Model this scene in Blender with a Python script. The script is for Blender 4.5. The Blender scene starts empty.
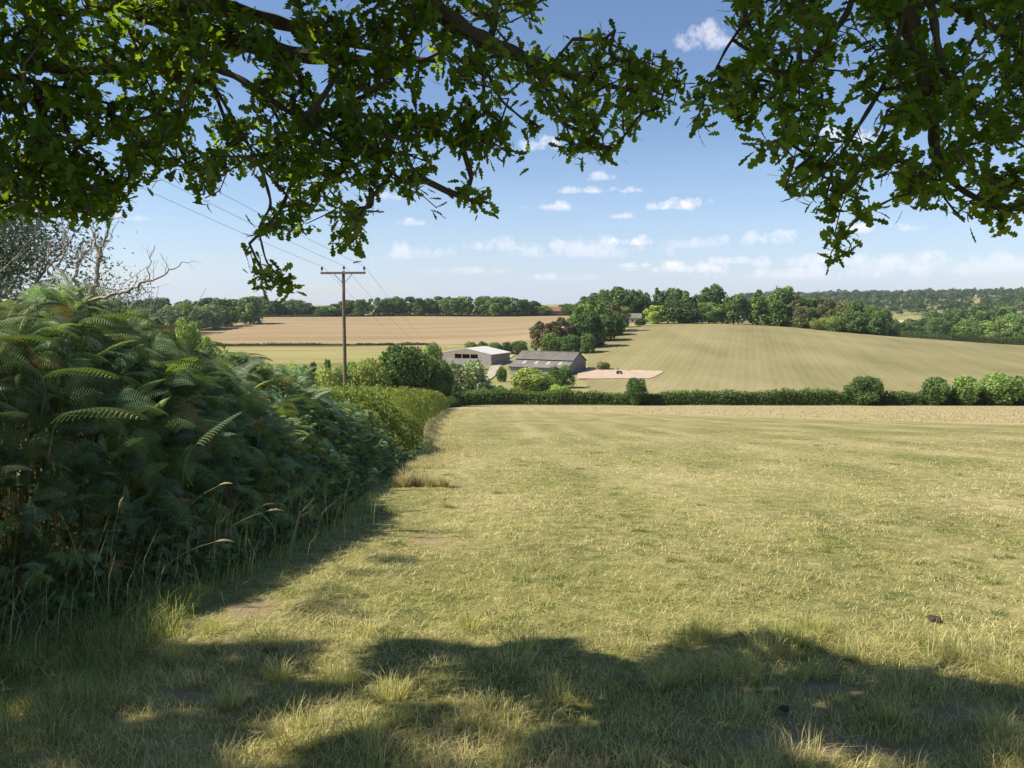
import bpy, bmesh, math
import numpy as np
from mathutils import Vector, Matrix

R = np.random.default_rng(11)
SC = bpy.context.scene
COL = SC.collection

# ------------------------------------------------------------------ camera, sky, sun, exposure
F_PX = 770.0
PITCH = math.radians(6.2)
EYE = 1.6
SUN_EL = math.radians(44)
SUN_AHEAD = math.radians(-5)            # degrees ahead of due left
SUN = np.array([-math.cos(SUN_EL) * math.cos(SUN_AHEAD), math.cos(SUN_EL) * math.sin(SUN_AHEAD), math.sin(SUN_EL)])

cam_d = bpy.data.cameras.new("camera")
cam = bpy.data.objects.new("camera", cam_d)
COL.objects.link(cam)
cam.location = (0, 0, EYE)
cam.rotation_euler = (math.pi / 2 - PITCH, 0, 0)
cam_d.sensor_width = 36
cam_d.lens = 36 * F_PX / 1024
cam_d.clip_start = 0.05
cam_d.clip_end = 20000
SC.camera = cam

SC.view_settings.view_transform = 'Standard'
SC.view_settings.look = 'None'
SC.view_settings.gamma = 1
SC.view_settings.use_curve_mapping = False
SC.view_settings.exposure = 0.82

world = bpy.data.worlds.new("World")
SC.world = world
world.use_nodes = True

sun_d = bpy.data.lights.new("sun", 'SUN')
sun_d.energy = 4.8
sun_d.angle = math.radians(0.53)
sun_d.color = (1.0, 0.91, 0.76)
sun_o = bpy.data.objects.new("sun", sun_d)
COL.objects.link(sun_o)
sun_o.rotation_euler = Vector(SUN).to_track_quat('Z', 'Y').to_euler()


def px_dir(px, row):
    """(X/Y, dZ/Y) of the ray through an image point of the survey photo."""
    u = (px - 512.0) / F_PX
    v = (row - 384.0) / F_PX
    den = math.cos(PITCH) - v * math.sin(PITCH)
    return u / den, -(math.sin(PITCH) + v * math.cos(PITCH)) / den


def P(px, row, Y):
    a, t = px_dir(px, row)
    return np.array([a * Y, Y, EYE + t * Y])


def project(p):
    p = np.atleast_2d(np.asarray(p, float))
    x, y, z = p[:, 0], p[:, 1], p[:, 2] - EYE
    d = y * math.cos(PITCH) - z * math.sin(PITCH)
    up = y * math.sin(PITCH) + z * math.cos(PITCH)
    d = np.where(d < 0.05, np.nan, d)
    return 512 + F_PX * x / d, 384 - F_PX * up / d


# ------------------------------------------------------------------ sky with clouds (by direction)
def build_world():
    nt = world.node_tree
    nt.nodes.clear()
    N, L = nt.nodes.new, nt.links.new
    out = N('ShaderNodeOutputWorld')
    bg = N('ShaderNodeBackground')
    bg.inputs['Strength'].default_value = 0.078
    sky = N('ShaderNodeTexSky')
    sky.sky_type = 'NISHITA'
    sky.sun_disc = False
    sky.sun_elevation = SUN_EL
    sky.sun_rotation = -(math.pi / 2 - SUN_AHEAD)
    sky.altitude = 50
    sky.air_density = 1.0
    sky.dust_density = 0.25
    sky.ozone_density = 3.5
    tc = N('ShaderNodeTexCoord')
    # warp the direction a little so the cloud outlines are ragged
    nz = N('ShaderNodeTexNoise')
    nz.inputs['Scale'].default_value = 42
    nz.inputs['Detail'].default_value = 7
    nz.inputs['Roughness'].default_value = 0.62
    L(tc.outputs['Generated'], nz.inputs['Vector'])
    sep = N('ShaderNodeSeparateXYZ')
    L(tc.outputs['Generated'], sep.inputs[0])

    def M(op, a, b=None, clamp=False):
        n = N('ShaderNodeMath')
        n.operation = op
        n.use_clamp = clamp
        for i, q in enumerate((a, b)):
            if q is None:
                continue
            if isinstance(q, (int, float)):
                n.inputs[i].default_value = q
            else:
                L(q, n.inputs[i])
        return n.outputs[0]
    az = M('ARCTAN2', sep.outputs[0], sep.outputs[1])
    el = M('ARCSINE', sep.outputs[2])
    dens = None
    shade = None
    # az, elevation, half-width, half-height, opacity
    clouds = []
    for px, row, w, h, op in [(680, 206, 32, 8, 1.0), (546, 207, 32, 7, .8), (596, 191, 42, 5, .75), (600, 178, 15, 6, .6),
                              (633, 243, 22, 7, .95), (411, 223, 20, 5, .7), (545, 147, 22, 10, .9), (845, 138, 42, 14, .9),
                              (705, 42, 32, 15, .6), (690, 269, 60, 8, .85), (765, 240, 42, 10, .55), (880, 262, 90, 9, .5),
                              (410, 255, 40, 11, .5), (500, 247, 34, 9, .5), (585, 252, 75, 14, .5), (940, 268, 110, 12, .45), (715, 244, 60, 8, .4), (830, 275, 120, 9, .5),
                              (620, 217, 14, 4, .6), (790, 262, 70, 9, .6), (876, 230, 40, 6, .7), (120, 218, 40, 4, .35),
                              (640, 266, 20, 4, .7), (735, 262, 40, 6, .6), (385, 197, 20, 5, .5), (1120, 230, 80, 14, .7),
                              (1250, 180, 90, 18, .7), (-150, 200, 90, 12, .5), (460, 272, 50, 5, .4), (560, 278, 50, 5, .4)]:
        a, t = px_dir(px, row)
        A = math.atan(a)
        E = math.atan(t * math.cos(A))
        clouds.append((A, E, w / F_PX * math.cos(A), h / F_PX, op))
    nsub = M('SUBTRACT', nz.outputs['Fac'], 0.5)
    for (A, E, w, h, op) in clouds:
        dx = M('DIVIDE', M('SUBTRACT', az, A), w)
        dy0 = M('DIVIDE', M('SUBTRACT', el, E), h)
        dy = M('ADD', dy0, M('MULTIPLY', M('MINIMUM', dy0, 0.0), 0.9))
        # flat underside: squash distances below centre
        r2 = M('ADD', M('MULTIPLY', dx, dx), M('MULTIPLY', dy, dy))
        v = M('SUBTRACT', 1.0, r2)
        v = M('ADD', M('MULTIPLY', v, 0.6), M('MULTIPLY', nsub, 4.2))
        v = M('MULTIPLY', M('MULTIPLY', v, 1.25, True), op)
        dens = v if dens is None else M('MAXIMUM', dens, v)
        inside = M('SUBTRACT', 1.6, M('MULTIPLY', r2, 0.8), True)
        s = M('MULTIPLY', inside, M('ADD', M('MULTIPLY', dy, 0.35), 0.55))
        shade = s if shade is None else M('MAXIMUM', shade, s)
    # thin milky veil low in the sky
    nv = N('ShaderNodeTexNoise')
    nv.inputs['Scale'].default_value = 5
    nv.inputs['Detail'].default_value = 5
    mp = N('ShaderNodeMapping')
    mp.inputs['Scale'].default_value = (1, 1, 7)
    L(tc.outputs['Generated'], mp.inputs['Vector'])
    L(mp.outputs[0], nv.inputs['Vector'])
    low = N('ShaderNodeMapRange')
    low.inputs['From Min'].default_value = 0.2
    low.inputs['From Max'].default_value = 0.0
    low.inputs['To Min'].default_value = 0.0
    low.inputs['To Max'].default_value = 0.62
    L(el, low.inputs['Value'])
    veil = M('MULTIPLY', low.outputs[0], M('ADD', M('MULTIPLY', M('SUBTRACT', nv.outputs['Fac'], 0.3), 1.2), 0.55, True))
    mx1 = N('ShaderNodeMixRGB')
    L(veil, mx1.inputs[0])
    wb = N('ShaderNodeMixRGB')
    wb.blend_type = 'MULTIPLY'
    wb.inputs[0].default_value = 1
    L(sky.outputs[0], wb.inputs[1])
    wb.inputs[2].default_value = (.97, .97, 1.03, 1)
    L(wb.outputs[0], mx1.inputs[1])
    mx1.inputs[2].default_value = (4.5, 5.5, 7.9, 1)
    ccol = N('ShaderNodeMixRGB')
    L(M('MULTIPLY', shade, 1.0, True), ccol.inputs[0])
    ccol.inputs[1].default_value = (5.9, 6.1, 7.5, 1)
    ccol.inputs[2].default_value = (9.2, 8.8, 8.8, 1)
    mx2 = N('ShaderNodeMixRGB')
    L(M('MULTIPLY', dens, 0.9), mx2.inputs[0])
    L(mx1.outputs[0], mx2.inputs[1])
    L(ccol.outputs[0], mx2.inputs[2])
    L(mx2.outputs[0], bg.inputs['Color'])
    L(bg.outputs[0], out.inputs['Surface'])


build_world()


# ------------------------------------------------------------------ noise and terrain
def _hash(i, j, s):
    h = np.sin(i * 127.1 + j * 311.7 + s * 74.7) * 43758.5453
    return h - np.floor(h)


def vnoise(x, y, s=0.0):
    x = np.asarray(x, float)
    y = np.asarray(y, float)
    i, j = np.floor(x), np.floor(y)
    fx, fy = x - i, y - j
    fx, fy = fx * fx * (3 - 2 * fx), fy * fy * (3 - 2 * fy)
    a, b, c, d = _hash(i, j, s), _hash(i + 1, j, s), _hash(i, j + 1, s), _hash(i + 1, j + 1, s)
    return (a + (b - a) * fx) + ((c + (d - c) * fx) - (a + (b - a) * fx)) * fy


def fbm(x, y, s=0.0, o=4):
    v, amp, tot = 0, 1, 0
    for k in range(o):
        v = v + amp * vnoise(x * 2 ** k, y * 2 ** k, s + k * 3.1)
        tot += amp
        amp *= 0.5
    return v / tot


SLOPE = 0.1278
Y_KN = np.array([0, 60, 110, 155, 200, 260, 300, 330, 420, 480, 560, 700, 900, 1200, 1500, 2000, 2600, 4000, 9000.])


def zl(s):
    base = [-SLOPE * y - 1.6 for y in (0, 60, 110, 155)]
    return base + s


TAB = [(-600, zl([-24.5, -26.3, -26.5, -26.5, -25.5, -22.6, -19.5, -14.6, -15, -22, -25, -25, -25, -25, -40])),
       (300, zl([-24.5, -26.3, -26.5, -26.5, -25.5, -23.4, -20.5, -14.6, -15, -22, -25, -25, -25, -25, -40])),
       (440, zl([-24.4, -26.2, -26.2, -26.0, -24.9, -22.9, -20.0, -14.6, -15, -22, -25, -25, -25, -25, -40])),
       (520, zl([-24.0, -26.0, -25.6, -24.6, -22.6, -20.8, -18.2, -14.6, -15, -22, -25, -25, -25, -25, -40])),
       (590, zl([-24.0, -25.6, -23.6, -21.6, -17.5, -15.2, -13.0, -13.0, -16, -22, -25, -22, -18, -15, -30])),
       (700, zl([-24.0, -22.6, -20.8, -19.5, -15.6, -13.7, -14.0, -17.0, -23, -26, -24, -12, -4, -2, -10])),
       (800, zl([-24.0, -23.0, -21.5, -20.3, -17.1, -15.9, -17.5, -23.0, -32, -36, -28, -8, 4, 6, 6])),
       (900, zl([-24.0, -23.4, -22.4, -21.5, -19.8, -21.5, -26.5, -34.0, -40, -38, -25, -3, 11, 13, 13])),
       (1024, zl([-24.0, -24.2, -23.8, -23.4, -23.7, -26.5, -30.5, -36.0, -40, -36, -22, 1, 16, 18, 18])),
       (1800, zl([-24.0, -24.4, -24.4, -24.6, -26.0, -28.5, -32.0, -37.0, -40, -36, -22, 1, 18, 20, 20]))]


def _make_table():
    av = np.array([px_dir(p, 300)[0] for p, _ in TAB])
    tab = np.array([t for _, t in TAB])
    ya = np.exp(np.linspace(math.log(20), math.log(9020), 420)) - 20
    g = np.array([np.interp(ya, Y_KN, t) for t in tab])
    aa = np.linspace(-1.6, 1.7, 260)
    g = np.array([np.interp(aa, av, g[:, k]) for k in range(len(ya))]).T

    def sm(g, n, ax):
        k = np.hanning(n + 2)[1:-1]
        k /= k.sum()
        pad = [(0, 0), (0, 0)]
        pad[ax] = (n // 2, n // 2)
        gp = np.pad(g, pad, mode='edge')
        return np.apply_along_axis(lambda m: np.convolve(m, k, 'valid'), ax, gp)
    g2 = sm(sm(g, 13, 0), 11, 1)
    return aa, ya, g2


AA, YA, GT = _make_table()


def H(x, y):
    """terrain height (world z)"""
    x = np.asarray(x, float)
    y = np.asarray(y, float)
    yc = np.clip(y, 0, YA[-1] - 1)
    a = np.clip(x / np.maximum(y, 30.0), AA[0] + .001, AA[-1] - .001)
    fi = (a - AA[0]) / (AA[1] - AA[0])
    i = np.clip(np.floor(fi).astype(int), 0, len(AA) - 2)
    fi = fi - i
    lj = (np.log(yc + 20) - math.log(20)) / (math.log(9020) - math.log(20)) * (len(YA) - 1)
    j = np.clip(np.floor(lj).astype(int), 0, len(YA) - 2)
    fj = np.clip((yc - YA[j]) / (YA[j + 1] - YA[j]), 0, 1)
    z = (GT[i, j] * (1 - fi) + GT[i + 1, j] * fi) * (1 - fj) + (GT[i, j + 1] * (1 - fi) + GT[i + 1, j + 1] * fi) * fj
    plane = -SLOPE * np.minimum(y, 400) - 1.6
    w = np.clip((y - 105) / 40, 0, 1)
    w = w * w * (3 - 2 * w)
    z = plane * (1 - w) + z * w
    z = z + EYE
    # low bank under the bracken on the left
    edge = bank_edge(y)
    b = np.clip((edge - 0.1 - x) / 1.8, 0, 1)
    z = z + 0.55 * b * b * (3 - 2 * b) * np.clip((28 - y) / 8, 0, 1) * np.clip((y + 6) / 3, 0, 1)
    # tussocks and undulation
    near = np.clip(1 - (y - 6) / 60, 0, 1)
    z = z + near * (0.10 * (fbm(x * 0.55, y * 0.55, 5, 2) - 0.5) + 0.05 * (fbm(x * 3.1, y * 3.1, 9, 2) - 0.5))
    far = np.clip((y - 160) / 300, 0, 1)
    z = z + far * 1.2 * (fbm(x / 90, y / 90, 2, 2) - 0.5)
    return z


def bank_edge(y):
    y = np.asarray(y, float)
    e = np.interp(y, [-10, 2.5, 4.2, 6.0, 10, 20, 50, 95, 120], [-5.0, -4.3, -3.3, -2.55, -2.4, -2.5, -5.6, -8.6, -10])
    return e + 0.35 * (vnoise(y * 0.8, y * 0 + 3.3, 4) - 0.5)


def solve_row(px, row, y0=158.0, y1=1400.0):
    """depth at which the ground shows at an image point, beyond y0"""
    a, t = px_dir(px, row)
    ys = np.linspace(y0, y1, 2500)
    d = H(a * ys, ys) - (EYE + t * ys)
    s = np.where((d[:-1] <= 0) & (d[1:] > 0) | (d[:-1] >= 0) & (d[1:] < 0))[0]
    k = s[0] if len(s) else int(np.argmin(np.abs(d)))
    return float(ys[k])


# ------------------------------------------------------------------ materials
def mat(name, build):
    m = bpy.data.materials.new(name)
    m.use_nodes = True
    nt = m.node_tree
    nt.nodes.clear()
    build(nt, nt.nodes.new, nt.links.new)
    return m


def ramp(N, stops):
    r = N('ShaderNodeValToRGB')
    e = r.color_ramp.elements
    while len(e) < len(stops):
        e.new(0.5)
    for k, (p, c) in enumerate(stops):
        e[k].position = p
        e[k].color = (*c, 1)
    return r


def simple(name, col, rough=0.85, nscale=6.0, amt=0.3, bump=0.0, stretch=(1, 1, 1), spec=0.2):
    def b(nt, N, L):
        out = N('ShaderNodeOutputMaterial')
        bs = N('ShaderNodeBsdfPrincipled')
        bs.inputs['Roughness'].default_value = rough
        bs.inputs['Specular IOR Level'].default_value = spec
        tc = N('ShaderNodeTexCoord')
        mp = N('ShaderNodeMapping')
        mp.inputs['Scale'].default_value = stretch
        L(tc.outputs['Object'], mp.inputs[0])
        n = N('ShaderNodeTexNoise')
        n.inputs['Scale'].default_value = nscale
        n.inputs['Detail'].default_value = 6
        L(mp.outputs[0], n.inputs['Vector'])
        r = ramp(N, [(0.25, tuple(c * (1 - amt) for c in col)), (0.75, tuple(min(1, c * (1 + amt)) for c in col))])
        L(n.outputs['Fac'], r.inputs[0])
        L(r.outputs[0], bs.inputs['Base Color'])
        if bump:
            bp = N('ShaderNodeBump')
            bp.inputs['Strength'].default_value = bump
            bp.inputs['Distance'].default_value = 0.02
            L(n.outputs['Fac'], bp.inputs['Height'])
            L(bp.outputs[0], bs.inputs['Normal'])
        L(bs.outputs[0], out.inputs[0])
    return mat(name, b)


def foliage_mat(name, source='tint', transl=0.35, rough=0.55, spec=0.25, tr_gain=(1.5, 1.6, 0.55)):
    """source 'tint': colour stored per leaf; 'object': the object's own colour, varied per leaf by tint.r"""
    def b(nt, N, L):
        out = N('ShaderNodeOutputMaterial')
        at = N('ShaderNodeAttribute')
        at.attribute_name = 'tint'
        if source == 'object':
            oi = N('ShaderNodeObjectInfo')
            mx = N('ShaderNodeMixRGB')
            mx.blend_type = 'MULTIPLY'
            mx.inputs[0].default_value = 1
            L(oi.outputs['Color'], mx.inputs[1])
            L(at.outputs['Color'], mx.inputs[2])
            c = mx.outputs[0]
        else:
            c = at.outputs['Color']
        bs = N('ShaderNodeBsdfPrincipled')
        bs.inputs['Roughness'].default_value = rough
        bs.inputs['Specular IOR Level'].default_value = spec
        L(c, bs.inputs['Base Color'])
        tr = N('ShaderNodeBsdfTranslucent')
        g = N('ShaderNodeMixRGB')
        g.blend_type = 'MULTIPLY'
        g.inputs[0].default_value = 1
        L(c, g.inputs[1])
        g.inputs[2].default_value = (*tr_gain, 1)
        L(g.outputs[0], tr.inputs['Color'])
        ms = N('ShaderNodeMixShader')
        ms.inputs[0].default_value = transl
        L(bs.outputs[0], ms.inputs[1])
        L(tr.outputs[0], ms.inputs[2])
        L(ms.outputs[0], out.inputs[0])
    return mat(name, b)


def field_mat(name, stops, scale_big, scale_fine, stretch=(1, 1, 1), bump=0.25, lines=None, extra=None, fine_amt=0.5):
    """patchy vegetation-covered ground; lines=(direction deg, spacing m, strength, distortion)"""
    def b(nt, N, L):
        out = N('ShaderNodeOutputMaterial')
        bs = N('ShaderNodeBsdfPrincipled')
        bs.inputs['Roughness'].default_value = 0.95
        bs.inputs['Specular IOR Level'].default_value = 0.08
        tc = N('ShaderNodeTexCoord')
        mp = N('ShaderNodeMapping')
        mp.inputs['Scale'].default_value = stretch
        L(tc.outputs['Object'], mp.inputs[0])
        n1 = N('ShaderNodeTexNoise')
        n1.inputs['Scale'].default_value = scale_big
        n1.inputs['Detail'].default_value = 5
        L(mp.outputs[0], n1.inputs['Vector'])
        n2 = N('ShaderNodeTexNoise')
        n2.inputs['Scale'].default_value = scale_fine
        n2.inputs['Detail'].default_value = 8
        n2.inputs['Roughness'].default_value = 0.7
        L(tc.outputs['Object'], n2.inputs['Vector'])

        def M(op, a, b_=None):
            m = N('ShaderNodeMath')
            m.operation = op
            for i, q in enumerate((a, b_)):
                if q is None:
                    continue
                if isinstance(q, (int, float)):
                    m.inputs[i].default_value = q
                else:
                    L(q, m.inputs[i])
            return m.outputs[0]
        v = M('ADD', n1.outputs['Fac'], M('MULTIPLY', M('SUBTRACT', n2.outputs['Fac'], 0.5), fine_amt))
        if lines:
            for (deg, sp, st, dist) in lines:
                ml = N('ShaderNodeMapping')
                ml.inputs['Rotation'].default_value = (0, 0, math.radians(deg))
                L(tc.outputs['Object'], ml.inputs[0])
                w = N('ShaderNodeTexWave')
                w.wave_type = 'BANDS'
                w.bands_direction = 'X'
                w.inputs['Scale'].default_value = 0.314 / sp
                w.inputs['Distortion'].default_value = dist
                w.inputs['Detail'].default_value = 3
                w.inputs['Detail Scale'].default_value = 0.4
                L(ml.outputs[0], w.inputs['Vector'])
                n3 = N('ShaderNodeTexNoise')
                n3.inputs['Scale'].default_value = 0.05
                L(tc.outputs['Object'], n3.inputs['Vector'])
                v = M('ADD', v, M('MULTIPLY', M('MULTIPLY', M('SUBTRACT', w.outputs['Fac'], 0.5), st), M('ADD', n3.outputs['Fac'], 0.2)))
        r = ramp(N, stops)
        L(v, r.inputs[0])
        c = r.outputs[0]
        if extra:
            c = extra(nt, N, L, M, tc, c, n1, n2)
        L(c, bs.inputs['Base Color'])
        bp = N('ShaderNodeBump')
        bp.inputs['Strength'].default_value = bump
        bp.inputs['Distance'].default_value = 0.1
        L(n2.outputs['Fac'], bp.inputs['Height'])
        L(bp.outputs[0], bs.inputs['Normal'])
        L(bs.outputs[0], out.inputs[0])
    return mat(name, b)


def meadow_extra(nt, N, L, M, tc, c, n1, n2):
    sep = N('ShaderNodeSeparateXYZ')
    L(tc.outputs['Object'], sep.inputs[0])
    X, Y = sep.outputs[0], sep.outputs[1]

    def blend(fac, col, c):
        m = N('ShaderNodeMixRGB')
        L(fac, m.inputs[0])
        L(c, m.inputs[1])
        m.inputs[2].default_value = (*col, 1)
        return m.outputs[0]

    def rng(v, a, b_, lo=0.0, hi=1.0):
        m = N('ShaderNodeMapRange')
        m.interpolation_type = 'SMOOTHSTEP'
        m.inputs['From Min'].default_value = a
        m.inputs['From Max'].default_value = b_
        m.inputs['To Min'].default_value = lo
        m.inputs['To Max'].default_value = hi
        L(v, m.inputs['Value'])
        return m.outputs[0]
    # the grass gets drier downhill, and an uncut straw-coloured margin runs along the far hedge
    c = blend(rng(M('ADD', Y, M('MULTIPLY', n1.outputs['Fac'], 30)), 20, 120, 0, 0.42), (0.31, 0.265, 0.125), c)
    yy = M('ADD', Y, M('MULTIPLY', M('SUBTRACT', n2.outputs['Fac'], .5), 12))
    yy = M('ADD', yy, M('MULTIPLY', X, 1.85))
    c = blend(M('MULTIPLY', rng(yy, 99, 106), 0.6), (0.45, 0.36, 0.22), c)
    # swaths of the last cut turning at the corner
    q = M('SUBTRACT', X, M('DIVIDE', 27.0, M('MAXIMUM', Y, 4.0)))
    q = M('ADD', q, M('MULTIPLY', n1.outputs['Fac'], 1.1))
    n4 = N('ShaderNodeTexNoise')
    n4.inputs['Scale'].default_value = 0.045
    n4.inputs['Detail'].default_value = 3
    L(tc.outputs['Object'], n4.inputs['Vector'])
    patchy = M('MULTIPLY', rng(n4.outputs['Fac'], 0.35, 0.62), rng(Y, 7, 18))
    w = M('ADD', M('MULTIPLY', M('SINE', M('MULTIPLY', q, 2 * math.pi / 2.3)), .65), M('MULTIPLY', M('SINE', M('MULTIPLY', q, 2 * math.pi / 5.7)), .5))
    c = blend(M('MULTIPLY', rng(w, 0.1, 1.0, 0, 0.55), patchy), (0.40, 0.34, 0.18), c)
    c = blend(M('MULTIPLY', rng(w, -0.1, -1.0, 0, 0.40), patchy), (0.21, 0.205, 0.075), c)
    # worn bare soil in the foreground
    for (x0, y0, rx, ry) in [(1.72, 4.0, .22, .13), (1.3, 3.4, .32, .2), (1.75, 3.3, .3, .14), (2.3, 3.7, .28, .10), (-2.0, 5.6, .22, .3), (-.95, 8.5, .25, .35), (-1.7, 3.9, .2, .10)]:
        dx = M('DIVIDE', M('SUBTRACT', X, x0), rx)
        dy = M('DIVIDE', M('SUBTRACT', Y, y0), ry)
        d = M('ADD', M('ADD', M('MULTIPLY', dx, dx), M('MULTIPLY', dy, dy)), M('MULTIPLY', M('SUBTRACT', n2.outputs['Fac'], .5), 6.0))
        c = blend(rng(d, 1.3, 0.2, 0, 0.6), (0.31, 0.225, 0.155), c)
    return c


MAT = {}
MAT['ground'] = field_mat('rough_grass', [(0.3, (.15, .17, .055)), (0.5, (.25, .235, .095)), (0.72, (.36, .31, .15))], 0.03, 0.8)
MAT['meadow'] = field_mat('mown_meadow', [(0.2, (.115, .128, .042)), (0.4, (.20, .195, .07)), (0.58, (.28, .25, .108)), (0.82, (.42, .365, .195))], 0.45, 5.0, stretch=(1, .4, 1), extra=meadow_extra, fine_amt=1.5, bump=.7)
MAT['stubble'] = field_mat('ripe_corn', [(0.3, (.25, .185, .097)), (0.5, (.295, .222, .124)), (0.7, (.34, .262, .152))], 0.02, 0.5, stretch=(.3, 2.5, 1),
                           lines=[(88, 9, .16, 1.5)])
MAT['strip'] = field_mat('pale_green_field', [(0.3, (.22, .215, .078)), (0.7, (.32, .28, .12))], 0.05, 0.5, stretch=(.3, 2, 1))
MAT['hill'] = field_mat('hill_field_grass', [(0.3, (.18, .165, .072)), (0.5, (.232, .207, .097)), (0.75, (.295, .257, .133))], 0.035, 0.6, stretch=(1, .35, 1),
                        lines=[(17, 2.6, .11, 1.0), (17, 9, .08, 1.2)])
MAT['sand'] = simple('sandy_earth', (.43, .33, .24), nscale=.25, amt=.14)
MAT['track'] = simple('pale_concrete_track', (.39, .335, .26), nscale=.3, amt=.2)
MAT['farfield'] = simple('distant_corn', (.50, .40, .22), nscale=.02, amt=.15)
MAT['tree'] = foliage_mat('tree_foliage', 'object', 0.25, 0.7, 0.15, (1.3, 1.4, .5))
MAT['leaf'] = foliage_mat('leaf', 'tint', 0.40, 0.5, 0.25, (1.9, 2.0, .5))
MAT['oakleaf'] = foliage_mat('oak_leaf', 'tint', 0.54, 0.45, 0.25, (3.9, 3.6, .55))
MAT['willow'] = foliage_mat('willow_leaf', 'tint', 0.18, 0.5, 0.35, (1.2, 1.25, .9))
MAT['frond'] = foliage_mat('fern_frond', 'tint', 0.30, 0.55, 0.25, (1.35, 1.45, .6))
MAT['grass'] = foliage_mat('grass_blade', 'tint', 0.42, 0.6, 0.15, (1.45, 1.5, .75))
MAT['greenstalk'] = simple('green_fern_stalk', (.11, .13, .055), nscale=9, amt=.2)
MAT['bark'] = simple('bark', (.085, .07, .055), nscale=9, amt=.45, bump=.6, stretch=(1, 1, .3))
MAT['deadwood'] = simple('weathered_dead_wood', (.33, .295, .255), nscale=12, amt=.35)
MAT['polewood'] = simple('weathered_pole_wood', (.16, .125, .095), nscale=5, amt=.4, stretch=(4, 4, .3))
MAT['ceramic'] = simple('brown_glazed_ceramic', (.12, .08, .06), rough=.25, amt=.1)
MAT['paleceramic'] = simple('pale_ceramic', (.72, .70, .66), rough=.3, amt=.06)
MAT['wire'] = simple('dull_wire', (.30, .30, .31), rough=.5, amt=.05)


# ------------------------------------------------------------------ mesh building
def build(name, V, faces, material, parent=None, tint=None, smooth=False, loc=None):
    """faces: list of integer arrays (n,k)"""
    V = np.ascontiguousarray(np.asarray(V, np.float32))
    me = bpy.data.meshes.new(name)
    faces = [np.asarray(f, np.int32) for f in faces if len(f)]
    loops = np.concatenate([f.ravel() for f in faces])
    tot = np.concatenate([np.full(len(f), f.shape[1], np.int32) for f in faces])
    start = np.concatenate([[0], np.cumsum(tot)[:-1]]).astype(np.int32)
    me.vertices.add(len(V))
    me.vertices.foreach_set('co', V.ravel())
    me.loops.add(len(loops))
    me.loops.foreach_set('vertex_index', loops)
    me.polygons.add(len(tot))
    me.polygons.foreach_set('loop_start', start)
    me.polygons.foreach_set('loop_total', tot)
    me.polygons.foreach_set('use_smooth', np.full(len(tot), smooth))
    me.update(calc_edges=True)
    me.validate()
    if tint is not None:
        t = np.asarray(tint, np.float32)
        if t.shape[1] == 3:
            t = np.concatenate([t, np.ones((len(t), 1), np.float32)], 1)
        at = me.attributes.new('tint', 'FLOAT_COLOR', 'POINT')
        at.data.foreach_set('color', np.ascontiguousarray(t).ravel())
    if material is not None:
        me.materials.append(material)
    o = bpy.data.objects.new(name, me)
    COL.objects.link(o)
    if loc is not None:
        o.location = loc
    if parent is not None:
        o.parent = parent
    return o


def tag(o, label=None, cat=None, group=None, kind=None):
    if label:
        o['label'] = label
    if cat:
        o['category'] = cat
    if group:
        o['group'] = group
    if kind:
        o['kind'] = kind
    return o


def empty(name, loc, rz=0.0):
    o = bpy.data.objects.new(name, None)
    COL.objects.link(o)
    o.location = loc
    o.rotation_euler = (0, 0, rz)
    return o


def copy_tree(o, parent=None):
    c = o.copy()
    COL.objects.link(c)
    if parent is not None:
        c.parent = parent
    for ch in o.children:
        copy_tree(ch, c)
    return c


def unit(v):
    return v / np.maximum(np.linalg.norm(v, axis=-1, keepdims=True), 1e-9)


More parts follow.
